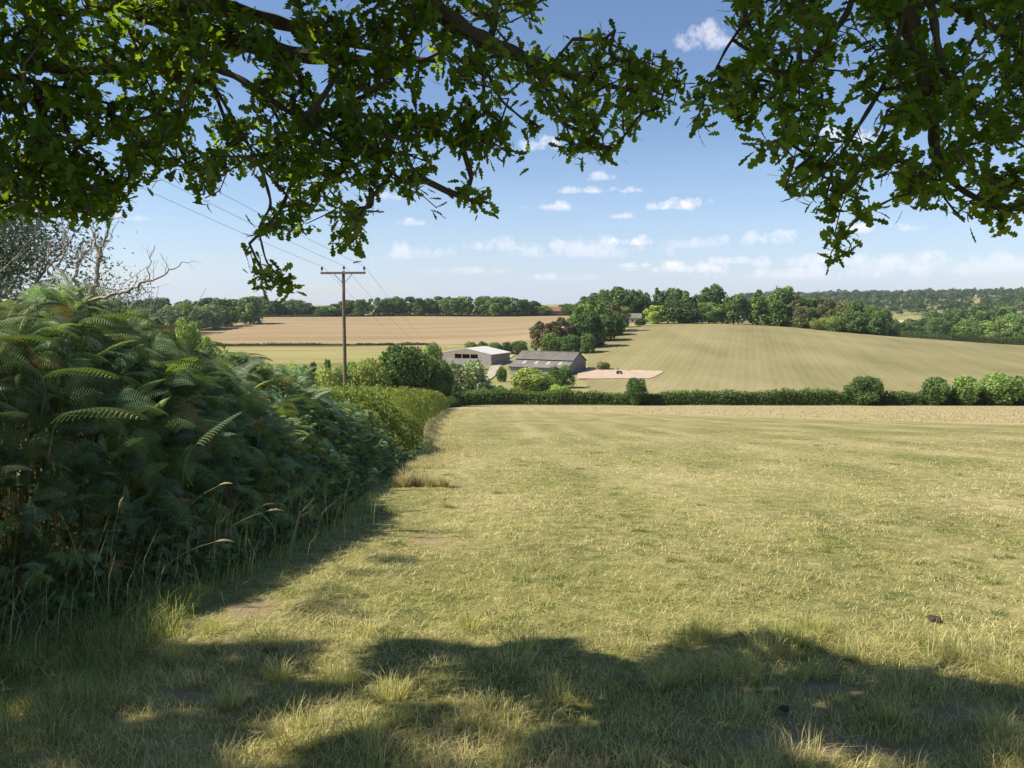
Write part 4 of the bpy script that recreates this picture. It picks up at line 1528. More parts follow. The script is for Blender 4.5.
def long_grass():
    """taller uncut grass: foot of the bank, under the oak and along the far hedge side"""
    Vs, Qs, Ts, Cs = [], [], [], []
    n0 = 0

    def add(x, y, h, w, lean, az, c):
        nonlocal n0
        V, Q, T, cc = blades(x, y, h, w, lean, az, c, curl=.8)
        Vs.append(V)
        Qs.append(Q + n0)
        Ts.append(T + n0)
        Cs.append(cc)
        n0 += len(V)
    # bank foot
    n = 13000
    y = np.exp(R.uniform(math.log(2.2), math.log(26), n))
    x = bank_edge(y) + np.abs(R.normal(0, .4, n)) * R.choice([-1, .55], n, p=[.65, .35]) - .08
    st = np.clip(.25 + .5 * (fbm(x * 2, y * 2, 20, 2) - .4) + .3 * R.normal(size=n), 0, 1)
    c = (LUSH * (1 - st)[:, None] + STRAW * .9 * st[:, None]) * R.uniform(.7, 1.2, (n, 1))
    add(x, y, R.uniform(.08, .28, n) * np.interp(y, [4, 8, 12], [1, .75, .55]), .0045 * np.maximum(1, y / 5) * R.uniform(.7, 1.3, n), R.uniform(.2, .9, n), R.normal(-.2, 1.2, n), c)
    # tall flowering stems among the fronds
    n = 420
    y = 3.2 + 6.5 * R.uniform(0, 1, n) ** 1.4
    x = bank_edge(y) + R.normal(-.15, .28, n)
    c = STRAW * R.uniform(.55, 1.1, (n, 1)) * np.array((.95, 1, .95))
    add(x, y, R.uniform(.3, .85, n), R.uniform(.003, .006, n), R.uniform(.1, .7, n), R.normal(0, 1.3, n), c)
    # shaded left corner
    n = 16000
    y = R.uniform(2.0, 6.0, n)
    x = R.uniform(-5.2, -1.9, n)
    k = x < -1.7 - .12 * y
    x, y = x[k], y[k]
    n = len(x)
    st = np.clip(.3 + .3 * R.normal(size=n), 0, 1)
    c = (LUSH * 1.1 * (1 - st)[:, None] + STRAW * .85 * st[:, None]) * R.uniform(.7, 1.2, (n, 1))
    add(x, y, R.uniform(.08, .3, n) * (.5 + fbm(x * 1.5, y * 1.5, 22, 2)), .004 * R.uniform(.7, 1.4, n), R.uniform(.3, 1.1, n), R.uniform(0, 6.28, n), c)
    # tussocks under the oak
    for q in range(120):
        yy = R.uniform(2.0, 5.2)
        xx = R.uniform(-.8, .8) * yy
        if soil_mask(np.array([xx]), np.array([yy]))[0] > .2:
            continue
        n = int(R.uniform(60, 190))
        r = R.uniform(.05, .17)
        an = R.uniform(0, 6.28, n)
        rr = r * np.sqrt(R.uniform(0, 1, n))
        st = np.clip(R.uniform(.1, .7) + .25 * R.normal(size=n), 0, 1)
        c = (GRN * .9 * (1 - st)[:, None] + STRAW * st[:, None]) * R.uniform(.7, 1.2, (n, 1))
        add(xx + rr * np.cos(an), yy + rr * np.sin(an), R.uniform(.07, .2, n), .0035 * R.uniform(.7, 1.4, n), R.uniform(.2, 1.2, n), an + R.normal(0, .6, n), c)
    # low green tufts and weeds scattered over the mown field
    for q in range(330):
        yy = math.exp(R.uniform(math.log(4.5), math.log(30)))
        xx = R.uniform(-.5, .9) * yy
        if xx < float(bank_edge(yy)) + .3:
            continue
        n = int(R.uniform(14, 60))
        r = R.uniform(.04, .16) * (1 + yy / 25)
        an = R.uniform(0, 6.28, n)
        rr = r * np.sqrt(R.uniform(0, 1, n))
        g0 = [np.array((.15, .215, .05)), np.array((.11, .165, .045)), np.array((.30, .25, .12)), np.array((.19, .24, .06))][R.integers(4)]
        c = g0[None] * R.uniform(.7, 1.3, (n, 1))
        add(xx + rr * np.cos(an), yy + rr * np.sin(an) * .8, R.uniform(.03, .085, n), R.uniform(.004, .010, n) * max(1, yy / 12), R.uniform(.6, 1.8, n), an + R.normal(0, .6, n), c)
    # dry uncut margin beside the hedge, downhill
    n = 11000
    y = 17 + 100 * R.uniform(0, 1, n) ** 1.7
    x = bank_edge(y) + np.abs(R.normal(0, .5, n)) * (.6 + y / 35) + .1
    c = np.array((.50, .43, .27)) * R.uniform(.7, 1.1, (n, 1))
    add(x, y, R.uniform(.06, .2, n), .004 * np.maximum(1, y / 8) * R.uniform(.7, 1.3, n), R.uniform(.3, 1.2, n), R.uniform(0, 6.28, n), c)
    # uncut straw margin along the far hedge
    n = 30000
    y = R.uniform(50, 157, n)
    x = R.uniform(-.06, .85, n) * y
    k = y + 1.85 * x > 104 + R.normal(0, 3, n)
    x, y = x[k], y[k]
    n = len(x)
    c = np.array((.46, .385, .245)) * R.uniform(.65, 1.15, (n, 1))
    add(x, y, R.uniform(.07, .22, n), R.uniform(.03, .07, n), R.uniform(.4, 1.4, n), R.uniform(0, 6.28, n), c)
    o = build('long_grass', np.concatenate(Vs), [np.concatenate(Qs), np.concatenate(Ts)], MAT['grass'], tint=np.concatenate(Cs))
    tag(o, 'uncut longer grass along the bank, under the oak and beside the hedges', 'grass', kind='stuff')


long_grass()


def grass_stem(px, row, Y, h, lean, az, col, label):
    """a flowering grass stem with a nodding head"""
    b = P(px, row, Y)
    b[2] = float(H(b[0], b[1]))
    e = empty('flowering_grass', tuple(b))
    s = np.linspace(0, 1, 9)
    d = np.array([math.cos(az), math.sin(az), 0])
    pts = d * (lean * h * s ** 2.2)[:, None] + np.array([0, 0, 1.0]) * (h * (s - .28 * lean * s ** 3))[:, None]
    m = MB()
    m.tube(pts, np.linspace(.0028, .0014, 9), 5)
    m.build('stalk', MAT['drygrass'], e)
    m = MB()
    t = unit(pts[-1] - pts[-2])
    hd = np.array([pts[-1] + t * u * .14 + np.array([0, 0, -.05]) * u * u for u in np.linspace(0, 1, 7)])
    m.tube(hd, [.003, .008, .0095, .009, .0075, .005, .001], 6)
    m.build('seed_head', MAT['drygrass'], e)
    tag(e, label, 'grass', 'flowering grass stems at the foot of the bank')


MAT['drygrass'] = simple('dry_grass_stem', (.42, .36, .20), nscale=20, amt=.2)
for k, (px, row, Y, h, lean, az, lab) in enumerate([
        (205, 560, 6.6, .75, .75, .1, 'pale nodding grass stem arching furthest right over the shaded green grass'),
        (150, 590, 5.7, .62, .8, .2, 'pale nodding grass stem low down at the foot of the bank'),
        (165, 545, 6.6, .95, .55, -.1, 'tall pale grass stem rising in front of the upright feathery frond'),
        (110, 600, 5.6, .8, .12, .3, 'straight upright straw-coloured grass stem left of the nodding ones'),
        (85, 590, 5.4, .75, .3, 2.6, 'straw grass stem leaning left at the foot of the bank'),
        (225, 540, 7.4, .6, .6, .3, 'short pale grass stem just left of the green grass strip')]):
    grass_stem(px, row, Y, h, lean, az, None, lab)


def dry_tuft(px, row, Y, rx, n, hh, label, seed):
    rng = np.random.default_rng(seed)
    c = P(px, row, Y)
    ncl = max(1, int(rx / .07) - 2)
    cx, cy, ch = rng.normal(0, rx * .42, ncl), rng.normal(0, rx * .25, ncl), rng.uniform(.45, 1.1, ncl)
    k = rng.integers(0, ncl, n)
    an = rng.uniform(0, 6.28, n)
    rr = np.abs(rng.normal(0, .5, n))
    x = c[0] + cx[k] + .13 * rr * np.cos(an)
    y = c[1] + cy[k] + .13 * rr * np.sin(an)
    st = rng.uniform(.3, 1, n)[:, None]
    col = (np.array((.56, .49, .35)) * st + np.array((.38, .32, .22)) * (1 - st)) * rng.uniform(.7, 1.15, (n, 1))
    V, Q, T, cc = blades(x, y, hh * ch[k] * rng.uniform(.35, 1.05, n) / (1 + .5 * rr), .008 * rng.uniform(.6, 1.3, n), rng.uniform(.1, 1.0, n), an + rng.normal(0, .5, n), col, curl=.8)
    o = build('grass_tussock', V, [Q, T], MAT['grass'], tint=cc)
    tag(o, label, 'grass', 'dry tussocks at the bank corner')


dry_tuft(410, 488, 13.6, .75, 1900, .48, 'wide dead straw tussock at the end of the bracken casting a shadow to the right', 3)
dry_tuft(432, 487, 13.4, .3, 330, .5, 'narrow upright pale straw tussock right of the wide dead one', 4)
dry_tuft(452, 513, 11.0, .22, 220, .2, 'small low green-and-straw tussock in the open field below the dead ones', 5)


def dung(px, row, r, label, seed):
    rng = np.random.default_rng(seed)
    a, t = px_dir(px, row)
    Y = -EYE / (t + SLOPE)
    x = a * Y
    m = bmesh.new()
    bmesh.ops.create_icosphere(m, subdivisions=3, radius=1)
    for v in m.verts:
        p = np.array(v.co)
        k = 1 + .45 * (float(vnoise(p[0] * 2.3 + seed, p[1] * 2.3 + p[2] * 1.9)) - .5) + .2 * (float(vnoise(p[0] * 6 + seed, p[1] * 6 + p[2] * 5)) - .5)
        v.co = Vector((p[0] * r * k, p[1] * r * k, max(p[2], -.2) * r * .45 * k))
    me = bpy.data.meshes.new('dung_pat')
    m.to_mesh(me)
    m.free()
    me.materials.append(MAT['dungmat'])
    o = bpy.data.objects.new('dung_pat', me)
    COL.objects.link(o)
    o.location = (x, Y, float(H(x, Y)) + .02)
    tag(o, label, 'dung')


MAT['dungmat'] = simple('dark_dry_dung', (.055, .042, .032), nscale=14, amt=.5, bump=.8)
dung(934, 619, .048, 'small dark clod of dung alone on the sunlit grass at the right', 3)
dung(783, 712, .028, 'pale edged clod of earth at the rim of the bare soil in the shade', 5)

# ------------------------------------------------------------------ shrubs at the left
def twig_tree(m, p, d, L, r, depth, rng, tips, up=.25, spread=.6):
    n = 5
    pts = [np.array(p, float)]
    dd = np.array(d, float)
    for k in range(n):
        dd = unit(dd + rng.normal(0, .16, 3) + np.array([0, 0, up * .15]))
        pts.append(pts[-1] + dd * L / n)
    rr = np.linspace(r, r * .5, n + 1)
    m.tube(pts, rr, 6 if r > .012 else 4)
    if depth == 0:
        tips.append((pts[-1], dd))
        return
    for k in range(rng.integers(2, 4)):
        i = rng.integers(2, n + 1)
        nd = unit(dd + rng.normal(0, spread, 3) + np.array([0, 0, up]))
        twig_tree(m, pts[i], nd, L * rng.uniform(.5, .75), r * .55, depth - 1, rng, tips, up, spread)
    tips.append((pts[-1], dd))


def leafy_shrub(name, px, Y, rows, n_stem, h, leaf, nleaf, col, label, seed, spread_x=.8, cat='shrub', depth=3):
    rng = np.random.default_rng(seed)
    a, _ = px_dir(px, 300)
    x = a * Y
    z = float(H(x, Y))
    e = empty(name, (x, Y, z))
    m = MB()
    tips = []
    for k in range(n_stem):
        d = unit(np.array([rng.normal(0, .2), rng.normal(0, .25), 1.0]))
        twig_tree(m, (rng.normal(0, spread_x * .25), rng.normal(0, .3), -.1), d, h * rng.uniform(.34, .46), h * .009, depth, rng, tips)
    m.build('trunk', MAT['deadwood'], e)
    if nleaf:
        tp = np.array([t[0] for t in tips])
        k = rng.integers(0, len(tp), nleaf)
        C = tp[k] + rng.normal(0, .13 * h / 3, (nleaf, 3))
        C = C[(C[:, 2] > .2) & (np.abs(C[:, 0]) < spread_x)]
        V, Fq = leaf_cards(C, rng.normal(size=C.shape) + np.array([0, 0, .4]), leaf * rng.uniform(.6, 1.4, len(C)), .36, rng)
        c = np.repeat(np.array(col)[None] * rng.uniform(.7, 1.3, (len(C), 1)), 4, 0)
        build('crown', V, [Fq], MAT['willow'], e, tint=c)
    tag(e, label, cat)
    return e


leafy_shrub('willow_tree', -50, 13.5, None, 6, 6.6, .10, 34000, (.16, .185, .135), 'wispy grey green willow rising behind the bracken at the far left', 61, 2.4, 'tree', 4)
leafy_shrub('willow_shrub', 78, 10.0, None, 6, 3.7, .045, 26000, (.15, .175, .13), 'grey green leafy shrub around the bare branches behind the bracken', 63, .62, 'shrub')
leafy_shrub('willow_shrub', 8, 10.0, None, 7, 4.0, .055, 30000, (.13, .16, .11), 'grey green shrub at the photo edge above the bracken', 64, 1.0, 'shrub')


def dead_shrub():
    rng = np.random.default_rng(77)
    Y = 8.6
    root = P(84, 322, Y)
    root[2] = float(H(root[0], root[1]))
    e = empty('dead_shrub', tuple(root))
    base = P(84, 305, Y)
    m = MB()
    tips = []

    def limb(pts, r0, r1, twigs=5, tl=.28):
        q = np.array([P(a, b, Y + dy) for a, b, dy in pts])
        s = np.linspace(0, len(q) - 1, 4 * len(q))
        q = np.stack([np.interp(s, np.arange(len(q)), q[:, k]) for k in range(3)], 1)
        q[1:-1] += rng.normal(0, .012, q[1:-1].shape)
        m.tube(q - root, np.linspace(r0, r1, len(q)), 7)
        for k in range(twigs):
            i = rng.integers(len(q) // 3, len(q))
            d = unit(unit(q[-1] - q[len(q) // 2]) + rng.normal(0, .55, 3) + np.array([0, 0, .25]))
            twig_tree(m, q[i] - root, d, tl * rng.uniform(.6, 1.3), r1 * .8, 1, rng, tips, .2, .5)
    m.tube([np.zeros(3), (base - root) * .5 + np.array([.03, 0, 0]), base - root], [.055, .05, .045], 8)
    limb([(84, 305, 0), (96, 285, .05), (99, 262, .1), (97, 245, .1), (93, 232, .15)], .034, .008, 8)
    limb([(99, 262, .1), (104, 245, .05), (110, 222, .0), (114, 218, 0)], .016, .005, 6, .2)
    limb([(84, 305, 0), (74, 280, .1), (80, 258, .2), (92, 246, .3)], .026, .007, 7)
    limb([(74, 290, .1), (58, 268, .3), (64, 248, .4), (62, 225, .5)], .022, .006, 9)
    limb([(84, 303, 0), (110, 296, -.1), (128, 290, -.15), (150, 281, -.2), (170, 272, -.25), (183, 262, -.3)], .022, .004, 8, .2)
    limb([(145, 283, -.2), (149, 268, -.2), (155, 245, -.25)], .008, .003, 2, .15)
    limb([(60, 290, .3), (48, 270, .4), (50, 250, .5)], .018, .006, 7)
    m.build('branches', MAT['deadwood'], e)
    tag(e, 'dead bare-branched shrub poking out of the bracken, one long twig pointing right', 'shrub')


dead_shrub()


# ------------------------------------------------------------------ the oak overhead
OAK_L = [(-400, -400), (-400, 235), (0, 218), (100, 217), (128, 214), (134, 206), (112, 190), (84, 160), (100, 150), (120, 190), (150, 192), (176, 212), (200, 206), (219, 196), (232, 178), (250, 172), (268, 172), (276, 196),
         (270, 215), (250, 216), (236, 230), (238, 250), (252, 258), (248, 276), (262, 290), (288, 290), (297, 282), (270, 262), (276, 240), (292, 232), (312, 240), (312, 226), (300, 214),
         (318, 214), (330, 228), (322, 246), (342, 252), (364, 248), (374, 234), (384, 214), (392, 196), (410, 205), (424, 212), (438, 222), (450, 190), (462, 205), (478, 220), (492, 206), (494, 190),
         (476, 172), (478, 156), (495, 164), (506, 160), (514, 176), (528, 158), (536, 140), (528, 128), (545, 118), (556, 130), (549, 152), (560, 160), (573, 168), (590, 160), (614, 168), (624, 150), (640, 142),
         (654, 132), (670, 132), (684, 116), (680, 104), (690, 62), (687, 36), (676, 44), (672, 58), (650, 30), (634, 20), (622, 26), (600, 18), (585, 30), (570, 24), (566, 5), (560, -400)]
OAK_R = [(706, -400), (712, 0), (706, 20), (728, 38), (712, 68), (716, 76), (688, 82), (694, 104), (682, 122), (690, 142), (706, 138), (731, 132), (736, 150), (746, 157), (760, 156), (772, 172), (784, 204), (806, 208),
         (824, 208), (836, 200), (840, 212), (824, 240), (836, 255), (848, 236), (862, 228), (880, 208), (892, 216), (907, 215), (924, 200), (944, 204), (956, 218), (968, 234), (978, 236), (982, 222), (1000, 216), (1024, 230), (1400, 260), (1400, -400)]


def in_poly(px, py, poly):
    px, py = np.asarray(px), np.asarray(py)
    c = np.zeros(px.shape, bool)
    n = len(poly)
    for i in range(n):
        x1, y1 = poly[i]
        x2, y2 = poly[(i + 1) % n]
        if y1 == y2:
            continue
        cond = ((y1 > py) != (y2 > py)) & (px < (x2 - x1) * (py - y1) / (y2 - y1) + x1)
        c ^= cond
    return c


SHADE_EDGE = [(-600, 560), (120, 660), (150, 655), (250, 646), (420, 642), (480, 652), (540, 634), (600, 662), (640, 668), (662, 634), (700, 634), (760, 634), (860, 664), (1024, 694), (1100, 705), (1500, 760)]


def shadow_ok(C):
    """crown points must throw their shade short of the sunlit field"""
    k = (C[:, 2] - (-.55)) / SUN[2]
    g = C - SUN[None] * k[:, None]
    px, row = project(np.stack([g[:, 0], g[:, 1], -SLOPE * g[:, 1]], 1))
    lim = np.interp(px, *zip(*SHADE_EDGE))
    bad = (row < lim - 3) & (px > 140) & (px < 1060)
    return ~bad | np.isnan(px)


def oak_leaf_template():
    st = np.array([0, .08, .2, .3, .42, .52, .66, .76, .88, 1.0])
    wd = np.array([.02, .03, .14, .07, .22, .11, .29, .16, .21, .04])
    V = []
    for s, w in zip(st, wd):
        V += [(s, -w, .10 * w), (s, 0, 0), (s, w, .10 * w)]
    Fq = []
    for k in range(len(st) - 1):
        b = 3 * k
        Fq += [(b, b + 3, b + 4, b + 1), (b + 1, b + 4, b + 5, b + 2)]
    return np.array(V, float), np.array(Fq)


OLT, OLF = oak_leaf_template()


def oak_leaves(C, axis, rng, size=.068, per=(5, 9)):
    """rosettes of lobed leaves at twig ends"""
    cnt = rng.integers(per[0], per[1], len(C))
    k = np.repeat(np.arange(len(C)), cnt)
    n = len(k)
    ax = axis[k]
    d = unit(rng.normal(size=(n, 3)) * .75 + ax * .7)
    base = C[k] + rng.normal(0, .022, (n, 3)) - ax * rng.uniform(0, .10, (n, 1))
    nr = unit(np.cross(np.cross(d, np.array([0, 0, 1.0]) + .55 * rng.normal(size=(n, 3))), d))
    sd = np.cross(d, nr)
    s = size * rng.uniform(.65, 1.2, n)
    curl = rng.normal(.0, .22, n)
    T = OLT
    P3 = base[:, None] + d[:, None] * (T[None, :, 0:1] * s[:, None, None]) + sd[:, None] * (T[None, :, 1:2] * s[:, None, None]) + nr[:, None] * ((T[None, :, 2:3] - (curl[:, None, None]) * T[None, :, 0:1] ** 2) * s[:, None, None])
    m = len(T)
    FF = (OLF[None] + (np.arange(n) * m)[:, None, None]).reshape(-1, 4)
    col = np.array((.066, .108, .025))[None] * rng.uniform(.65, 1.4, (n, 1)) * (1 + rng.normal(0, .06, (n, 3)))
    return P3.reshape(-1, 3), FF, np.repeat(np.clip(col, .005, 1), m, 0)


def grow_bough(skel, C, rng, parent, name, r_tip=.0028, max_link=.9):
    """skel: list of polylines with radii; twig tips C link to the nearest wood already grown, so twigs branch off one another"""
    nodes, rad = [], []
    m = MB()
    for pts, r0, r1 in skel:
        q = np.array(pts, float)
        s = np.linspace(0, len(q) - 1, 12 * len(q))
        # smooth the polyline
        q = np.stack([np.interp(s, np.arange(len(q)), q[:, k]) for k in range(3)], 1)
        ker = np.hanning(13)
        ker /= ker.sum()
        qp = np.pad(q, ((6, 6), (0, 0)), mode='edge')
        q = np.stack([np.convolve(qp[:, k], ker, 'valid') for k in range(3)], 1)
        rr = np.linspace(r0, r1, len(q)) * (1 + .12 * np.sin(np.arange(len(q)) * .9))
        m.tube(q, rr, 9)
        nodes.append(q)
    NP = np.concatenate(nodes)
    d0 = np.array([np.min(np.linalg.norm(NP - c, axis=1)) for c in C])
    order = np.argsort(d0)
    cap = len(NP) + len(C) * 8
    buf = np.zeros((cap, 3))
    buf[:len(NP)] = NP
    n = len(NP)
    par = -np.ones(cap, int)
    load = np.zeros(cap)
    axis = np.zeros_like(C)
    links = []
    for i in order:
        c = C[i]
        dv = np.linalg.norm(buf[:n] - c, axis=1)
        j = int(np.argmin(dv))
        L = dv[j]
        k = max(1, min(6, int(L / .09)))
        prev = j
        a = buf[j]
        sag = rng.normal(0, .06, 3) * L
        idx = [j]
        for q in range(1, k + 1):
            t = q / k
            p = a + (c - a) * t + sag * math.sin(math.pi * t) + np.array([0, 0, -.05 * L * math.sin(math.pi * t)])
            buf[n] = p
            par[n] = prev
            prev = n
            idx.append(n)
            n += 1
        load[prev] += 1
        axis[i] = unit(c - a + np.array([0, 0, .02]))
        links.append(idx)
    for q in range(n - 1, len(NP) - 1, -1):
        if par[q] >= 0:
            load[par[q]] += load[q]
    for idx in links:
        pts = buf[idx]
        if len(pts) < 2:
            continue
        r = r_tip * np.sqrt(np.maximum(load[idx], 1)) ** .9
        r[0] = min(r[0], r[1] * 1.3)
        if len(pts) == 2:
            pts = np.array([pts[0], (pts[0] + pts[1]) / 2, pts[1]])
            r = np.array([r[0], r[1], r[1]])
        m.tube(pts, np.minimum(r, .02), 4, cap=False)
    b = m.build(name, MAT['bark'], parent)
    return b, axis


def oak():
    rng = np.random.default_rng(99)
    tx, ty = -5.2, -2.4
    tz = float(H(tx, ty))
    e = empty('oak_tree', (tx, ty, tz))
    off = np.array([tx, ty, tz])
    m = MB()
    m.tube(np.array([(0, 0, -.3), (0, 0, .2), (.05, .05, 1.2), (.1, .1, 2.6), (.15, .2, 4.2), (.3, .4, 6.5), (.3, .5, 9.0)]), [.72, .55, .46, .42, .36, .22, .08], 14)
    m.build('trunk', MAT['bark'], e, smooth=True)

    def clusters(poly, n, ylo, yhi, hole, seed, rows=(-70, 300), pxs=(-150, 1170)):
        r2 = np.random.default_rng(seed)
        out = np.zeros((0, 3))
        for attempt in range(40):
            m = 6000
            px, row, Y = r2.uniform(*pxs, m), r2.uniform(*rows, m), r2.uniform(ylo, yhi, m)
            ok = in_poly(px, row, poly)
            # keep back from the outline by about a leaf so the rosette itself ends there
            g = np.where(row < 165, 1.0, .45)
            for dx, dy in ((9, 0), (-9, 0), (0, 11), (0, -8)):
                qx, qy = px + dx * g, row + dy * g
                ok &= in_poly(qx, qy, poly) | (qx < 0) | (qx > 1024)
            ok &= fbm(px / 40, row / 32, seed, 3) >= hole
            a, b, c = px[ok], row[ok], Y[ok]
            p = np.array([P(*q) for q in zip(a, b, c)])
            good = shadow_ok(p)
            for again in range(8):                        # another depth for those whose shade would fall on the open field
                c = np.where(good, c, r2.uniform(ylo, yhi, len(c)))
                p = np.array([P(*q) for q in zip(a, b, c)])
                good = shadow_ok(p)
            out = np.concatenate([out, p[good]])
            if len(out) >= n:
                break
        return out[:n]

    Q = lambda px, row, Y: P(px, row, Y * .80)
    root = off + np.array([.12, .15, 3.4])
    root2 = off + np.array([.2, .3, 5.2])
    # --- bough reaching from the left across the top of the view
    skL = [([root, (-4.6, 1.2, 4.3), Q(-60, -120, 4.6), Q(130, 2, 4.8), Q(205, 34, 4.9), Q(290, 54, 5.0), Q(370, 62, 5.1), Q(440, 60, 5.2)], .11, .012),
           ([Q(120, -4, 4.8), Q(230, 8, 4.9), Q(330, 38, 5.2), Q(400, 55, 5.4)], .05, .012),
           ([root2, (-3.2, 1.6, 5.0), Q(250, -190, 4.4), Q(420, -2, 4.7), Q(470, 34, 4.8), Q(525, 58, 4.9), Q(590, 82, 5.0), Q(640, 92, 5.1)], .085, .008),
           ([Q(160, 20, 4.8), Q(200, 62, 4.7), Q(240, 78, 4.6), Q(300, 120, 4.6), Q(360, 150, 4.6), Q(410, 185, 4.5)], .022, .005),
           ([root, (-4.9, 1.6, 3.7), Q(-150, 20, 4.2), Q(-10, 48, 4.4), Q(50, 68, 4.6), Q(110, 72, 4.8), Q(180, 66, 5.0)], .06, .008),
           ([Q(-60, 70, 4.3), Q(20, 78, 4.5), Q(70, 92, 4.7), Q(130, 110, 4.9)], .022, .006),
           ([Q(200, 62, 4.7), Q(262, 168, 4.6), Q(272, 205, 4.55), Q(258, 228, 4.5), Q(266, 262, 4.5), Q(282, 280, 4.5)], .009, .003),
           ([Q(262, 168, 4.6), Q(300, 210, 4.6)], .006, .003),
           ([Q(290, 54, 5.0), Q(330, 130, 5.0), Q(372, 190, 5.0)], .014, .004),
           ([Q(525, 58, 4.9), Q(560, 110, 4.9), Q(575, 150, 4.9)], .011, .004),
           ([Q(470, 34, 4.8), Q(500, 100, 4.8), Q(530, 125, 4.8)], .011, .004),
           ([Q(640, 92, 5.1), Q(670, 80, 5.1)], .007, .003)]
    C = clusters(OAK_L, 2200, 3.3, 5.1, .44, 7)
    C = np.concatenate([C, clusters([(-160, 60), (60, 120), (112, 150), (128, 205), (96, 216), (-160, 236)], 420, 3.6, 5.2, .30, 17)] + [p[-1] + rng.normal(0, .035, (4, 3)) for p, _, _ in [([np.array(q) for q in a], 0, 0) for a, _, _ in skL]])
    b, ax = grow_bough([([np.array(p) - off for p in pts], a, c) for pts, a, c in skL], C - off, rng, e, 'bough')
    V, Fq, c = oak_leaves(C - off, ax, rng)
    build('foliage', V, [Fq], MAT['oakleaf'], b, tint=c)
    # --- bough drooping from above on the right
    Q = lambda px, row, Y: P(px, row, Y)
    skR = [([root2, (-2.0, .3, 6.2), (.6, 1.2, 6.0), (2.0, 2.2, 5.0), Q(880, -150, 3.6), Q(905, 6, 3.8), Q(918, 55, 3.9), Q(932, 110, 4.0), Q(936, 160, 4.0), Q(960, 190, 4.0), Q(1010, 214, 4.0)], .085, .008),
           ([Q(880, -150, 3.6), Q(860, -40, 3.7), Q(850, 10, 3.8), Q(815, 60, 3.9), Q(770, 100, 4.0), Q(735, 120, 4.1)], .022, .005),
           ([Q(905, 6, 3.8), Q(890, 75, 3.8), Q(850, 140, 3.8), Q(832, 170, 3.8), Q(826, 200, 3.8)], .014, .004),
           ([Q(870, -60, 3.7), Q(930, -5, 3.7), Q(940, 60, 3.7), Q(965, 100, 3.8)], .03, .006),
           ([Q(960, 190, 4.0), Q(900, 195, 3.9), Q(860, 215, 3.9), Q(836, 244, 3.9)], .008, .003),
           ([Q(930, -5, 3.7), Q(1000, 30, 3.7), Q(1060, 90, 3.8), Q(1090, 160, 3.9)], .02, .006),
           ([Q(880, -150, 3.6), Q(800, -60, 3.9), Q(760, 0, 4.1), Q(725, 50, 4.3), Q(702, 100, 4.3)], .018, .004)]
    C = clusters(OAK_R, 1000, 3.4, 4.9, .39, 8)
    C = np.concatenate([C] + [p[-1] + rng.normal(0, .035, (4, 3)) for p, _, _ in [([np.array(q) for q in a], 0, 0) for a, _, _ in skR]])
    C_right = C
    b, ax = grow_bough([([np.array(p) - off for p in pts], a, c) for pts, a, c in skR], C - off, rng, e, 'bough')
    V, Fq, c = oak_leaves(C - off, ax, rng, size=.084)
    build('foliage', V, [Fq], MAT['oakleaf'], b, tint=c)
    # --- the crown overhead, out of view, that shades the ground here
    skT = [([root2, (-3.5, 0, 6.2), (-1.5, 1.5, 7.0), (.5, 2.5, 7.3), (2.5, 3.2, 7.0)], .10, .02),
           ([root2, (-5.5, .5, 7.0), (-5.5, 1.5, 8.2), (-5.0, 2.6, 8.4)], .09, .02),
           ([root, (-6.5, 0, 5.5), (-7.8, 1.6, 6.2), (-8.2, 2.8, 6.2)], .08, .02),
           ([(-3.5, 0, 6.2), (-2.8, 1.8, 7.2), (-2.2, 2.8, 7.5)], .05, .01),
           ([(-1.5, 1.5, 7.0), (0, 0, 7.6), (2, -.8, 7.4)], .05, .01)]
    cand = np.stack([rng.uniform(-9.5, 4.5, 30000), rng.uniform(-3.0, 8.0, 30000), rng.uniform(3.3, 9.5, 30000)], 1)
    el = ((cand[:, 0] + 2.6) / 7.2) ** 2 + ((cand[:, 1] - 2.0) / 6.2) ** 2 + ((cand[:, 2] - 5.2) / 4.0) ** 2
    el2 = ((cand[:, 0] + 6.4) / 2.2) ** 2 + ((cand[:, 1] - 4.0) / 2.0) ** 2 + ((cand[:, 2] - 4.2) / 1.6) ** 2
    el3 = ((cand[:, 0] - .2) / 3.2) ** 2 + ((cand[:, 1] - 5.0) / 2.2) ** 2 + ((cand[:, 2] - 7.0) / 1.9) ** 2
    u = rng.uniform(0, 1, len(el))
    cand = cand[(el < 1) & (cand[:, 1] < 3.6) & (u < .2)][:500]
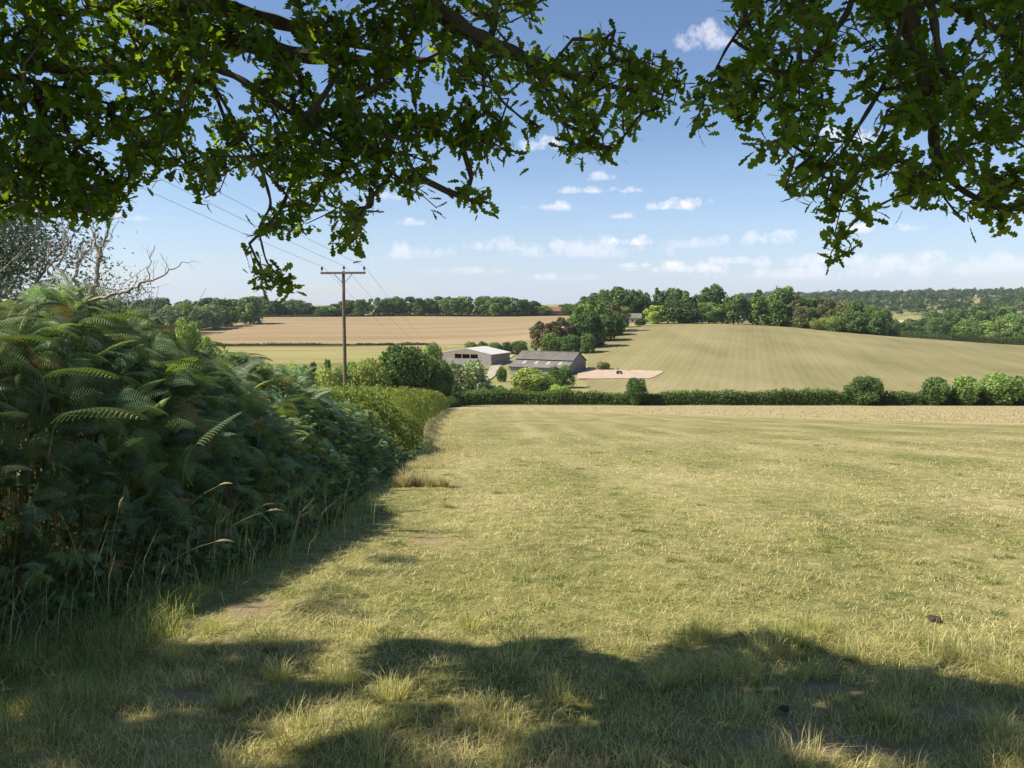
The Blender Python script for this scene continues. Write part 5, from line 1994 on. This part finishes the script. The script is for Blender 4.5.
    # unseen outer leaves, shaped by tracing sun rays back from the shaded ground
    nn = 14000
    gx, gy = rng.uniform(-4.8, 5.2, nn), rng.uniform(.9, 6.4, nn)
    low = (gy < 3.7) | (gx < -1.2)
    g_ok = (fbm(gx * 2.8, gy * 2.8, 14, 3) > np.where(low, np.where(gx < .2, .37, .43), np.where(gx < .2, .50, .58))) & ((gy < 5.2) | (gx < -2.0)) & (gx > -3.2 + .25 * np.clip(gy - 3, 0, 3))
    hh = rng.uniform(4.2, 8.5, nn)
    outer = np.stack([gx, gy, -SLOPE * gy], 1) + SUN[None] * (hh / SUN[2])[:, None]
    # and unseen leaves added sunward of the right-hand bough to darken it
    over = C_right[rng.integers(0, len(C_right), 2600)] + SUN[None] * rng.uniform(1.7, 7.0, (2600, 1)) + rng.normal(0, .25, (2600, 3))
    cand = np.concatenate([cand, over, outer[g_ok]])
    px, row = project(cand)
    vis = (px > -60) & (px < 1084) & (row > -60) & (row < 830)
    cand = cand[~vis & shadow_ok(cand)]
    cand = cand[rng.permutation(len(cand))][:7000]
    b, ax = grow_bough([([np.array(p) - off for p in pts], a, c) for pts, a, c in skT], cand - off, rng, e, 'bough')
    V, Fq, c = oak_leaves(cand - off, ax, rng, size=.12, per=(7, 11))
    build('foliage', V, [Fq], MAT['oakleaf'], b, tint=c)
    tag(e, 'old oak whose leafy boughs hang across the top of the view', 'tree')


oak()


# ------------------------------------------------------------------ haze in the valley air
def haze():
    m = MB()
    zb, zt = -48.0, 75.0
    m.box((200, 2050, (zb + zt) / 2), (13400, 4400, zt - zb))
    def b(nt, N, L):
        out = N('ShaderNodeOutputMaterial')
        v = N('ShaderNodeVolumePrincipled')
        v.inputs['Color'].default_value = (.78, .88, 1.0, 1)
        v.inputs['Density'].default_value = 0.00006
        v.inputs['Anisotropy'].default_value = 0.2
        L(v.outputs[0], out.inputs['Volume'])
    o = m.build('haze', mat('haze_air', b))
    tag(o, 'thin pale summer haze in the air over the valley', 'haze', kind='stuff')


if True:
    haze()
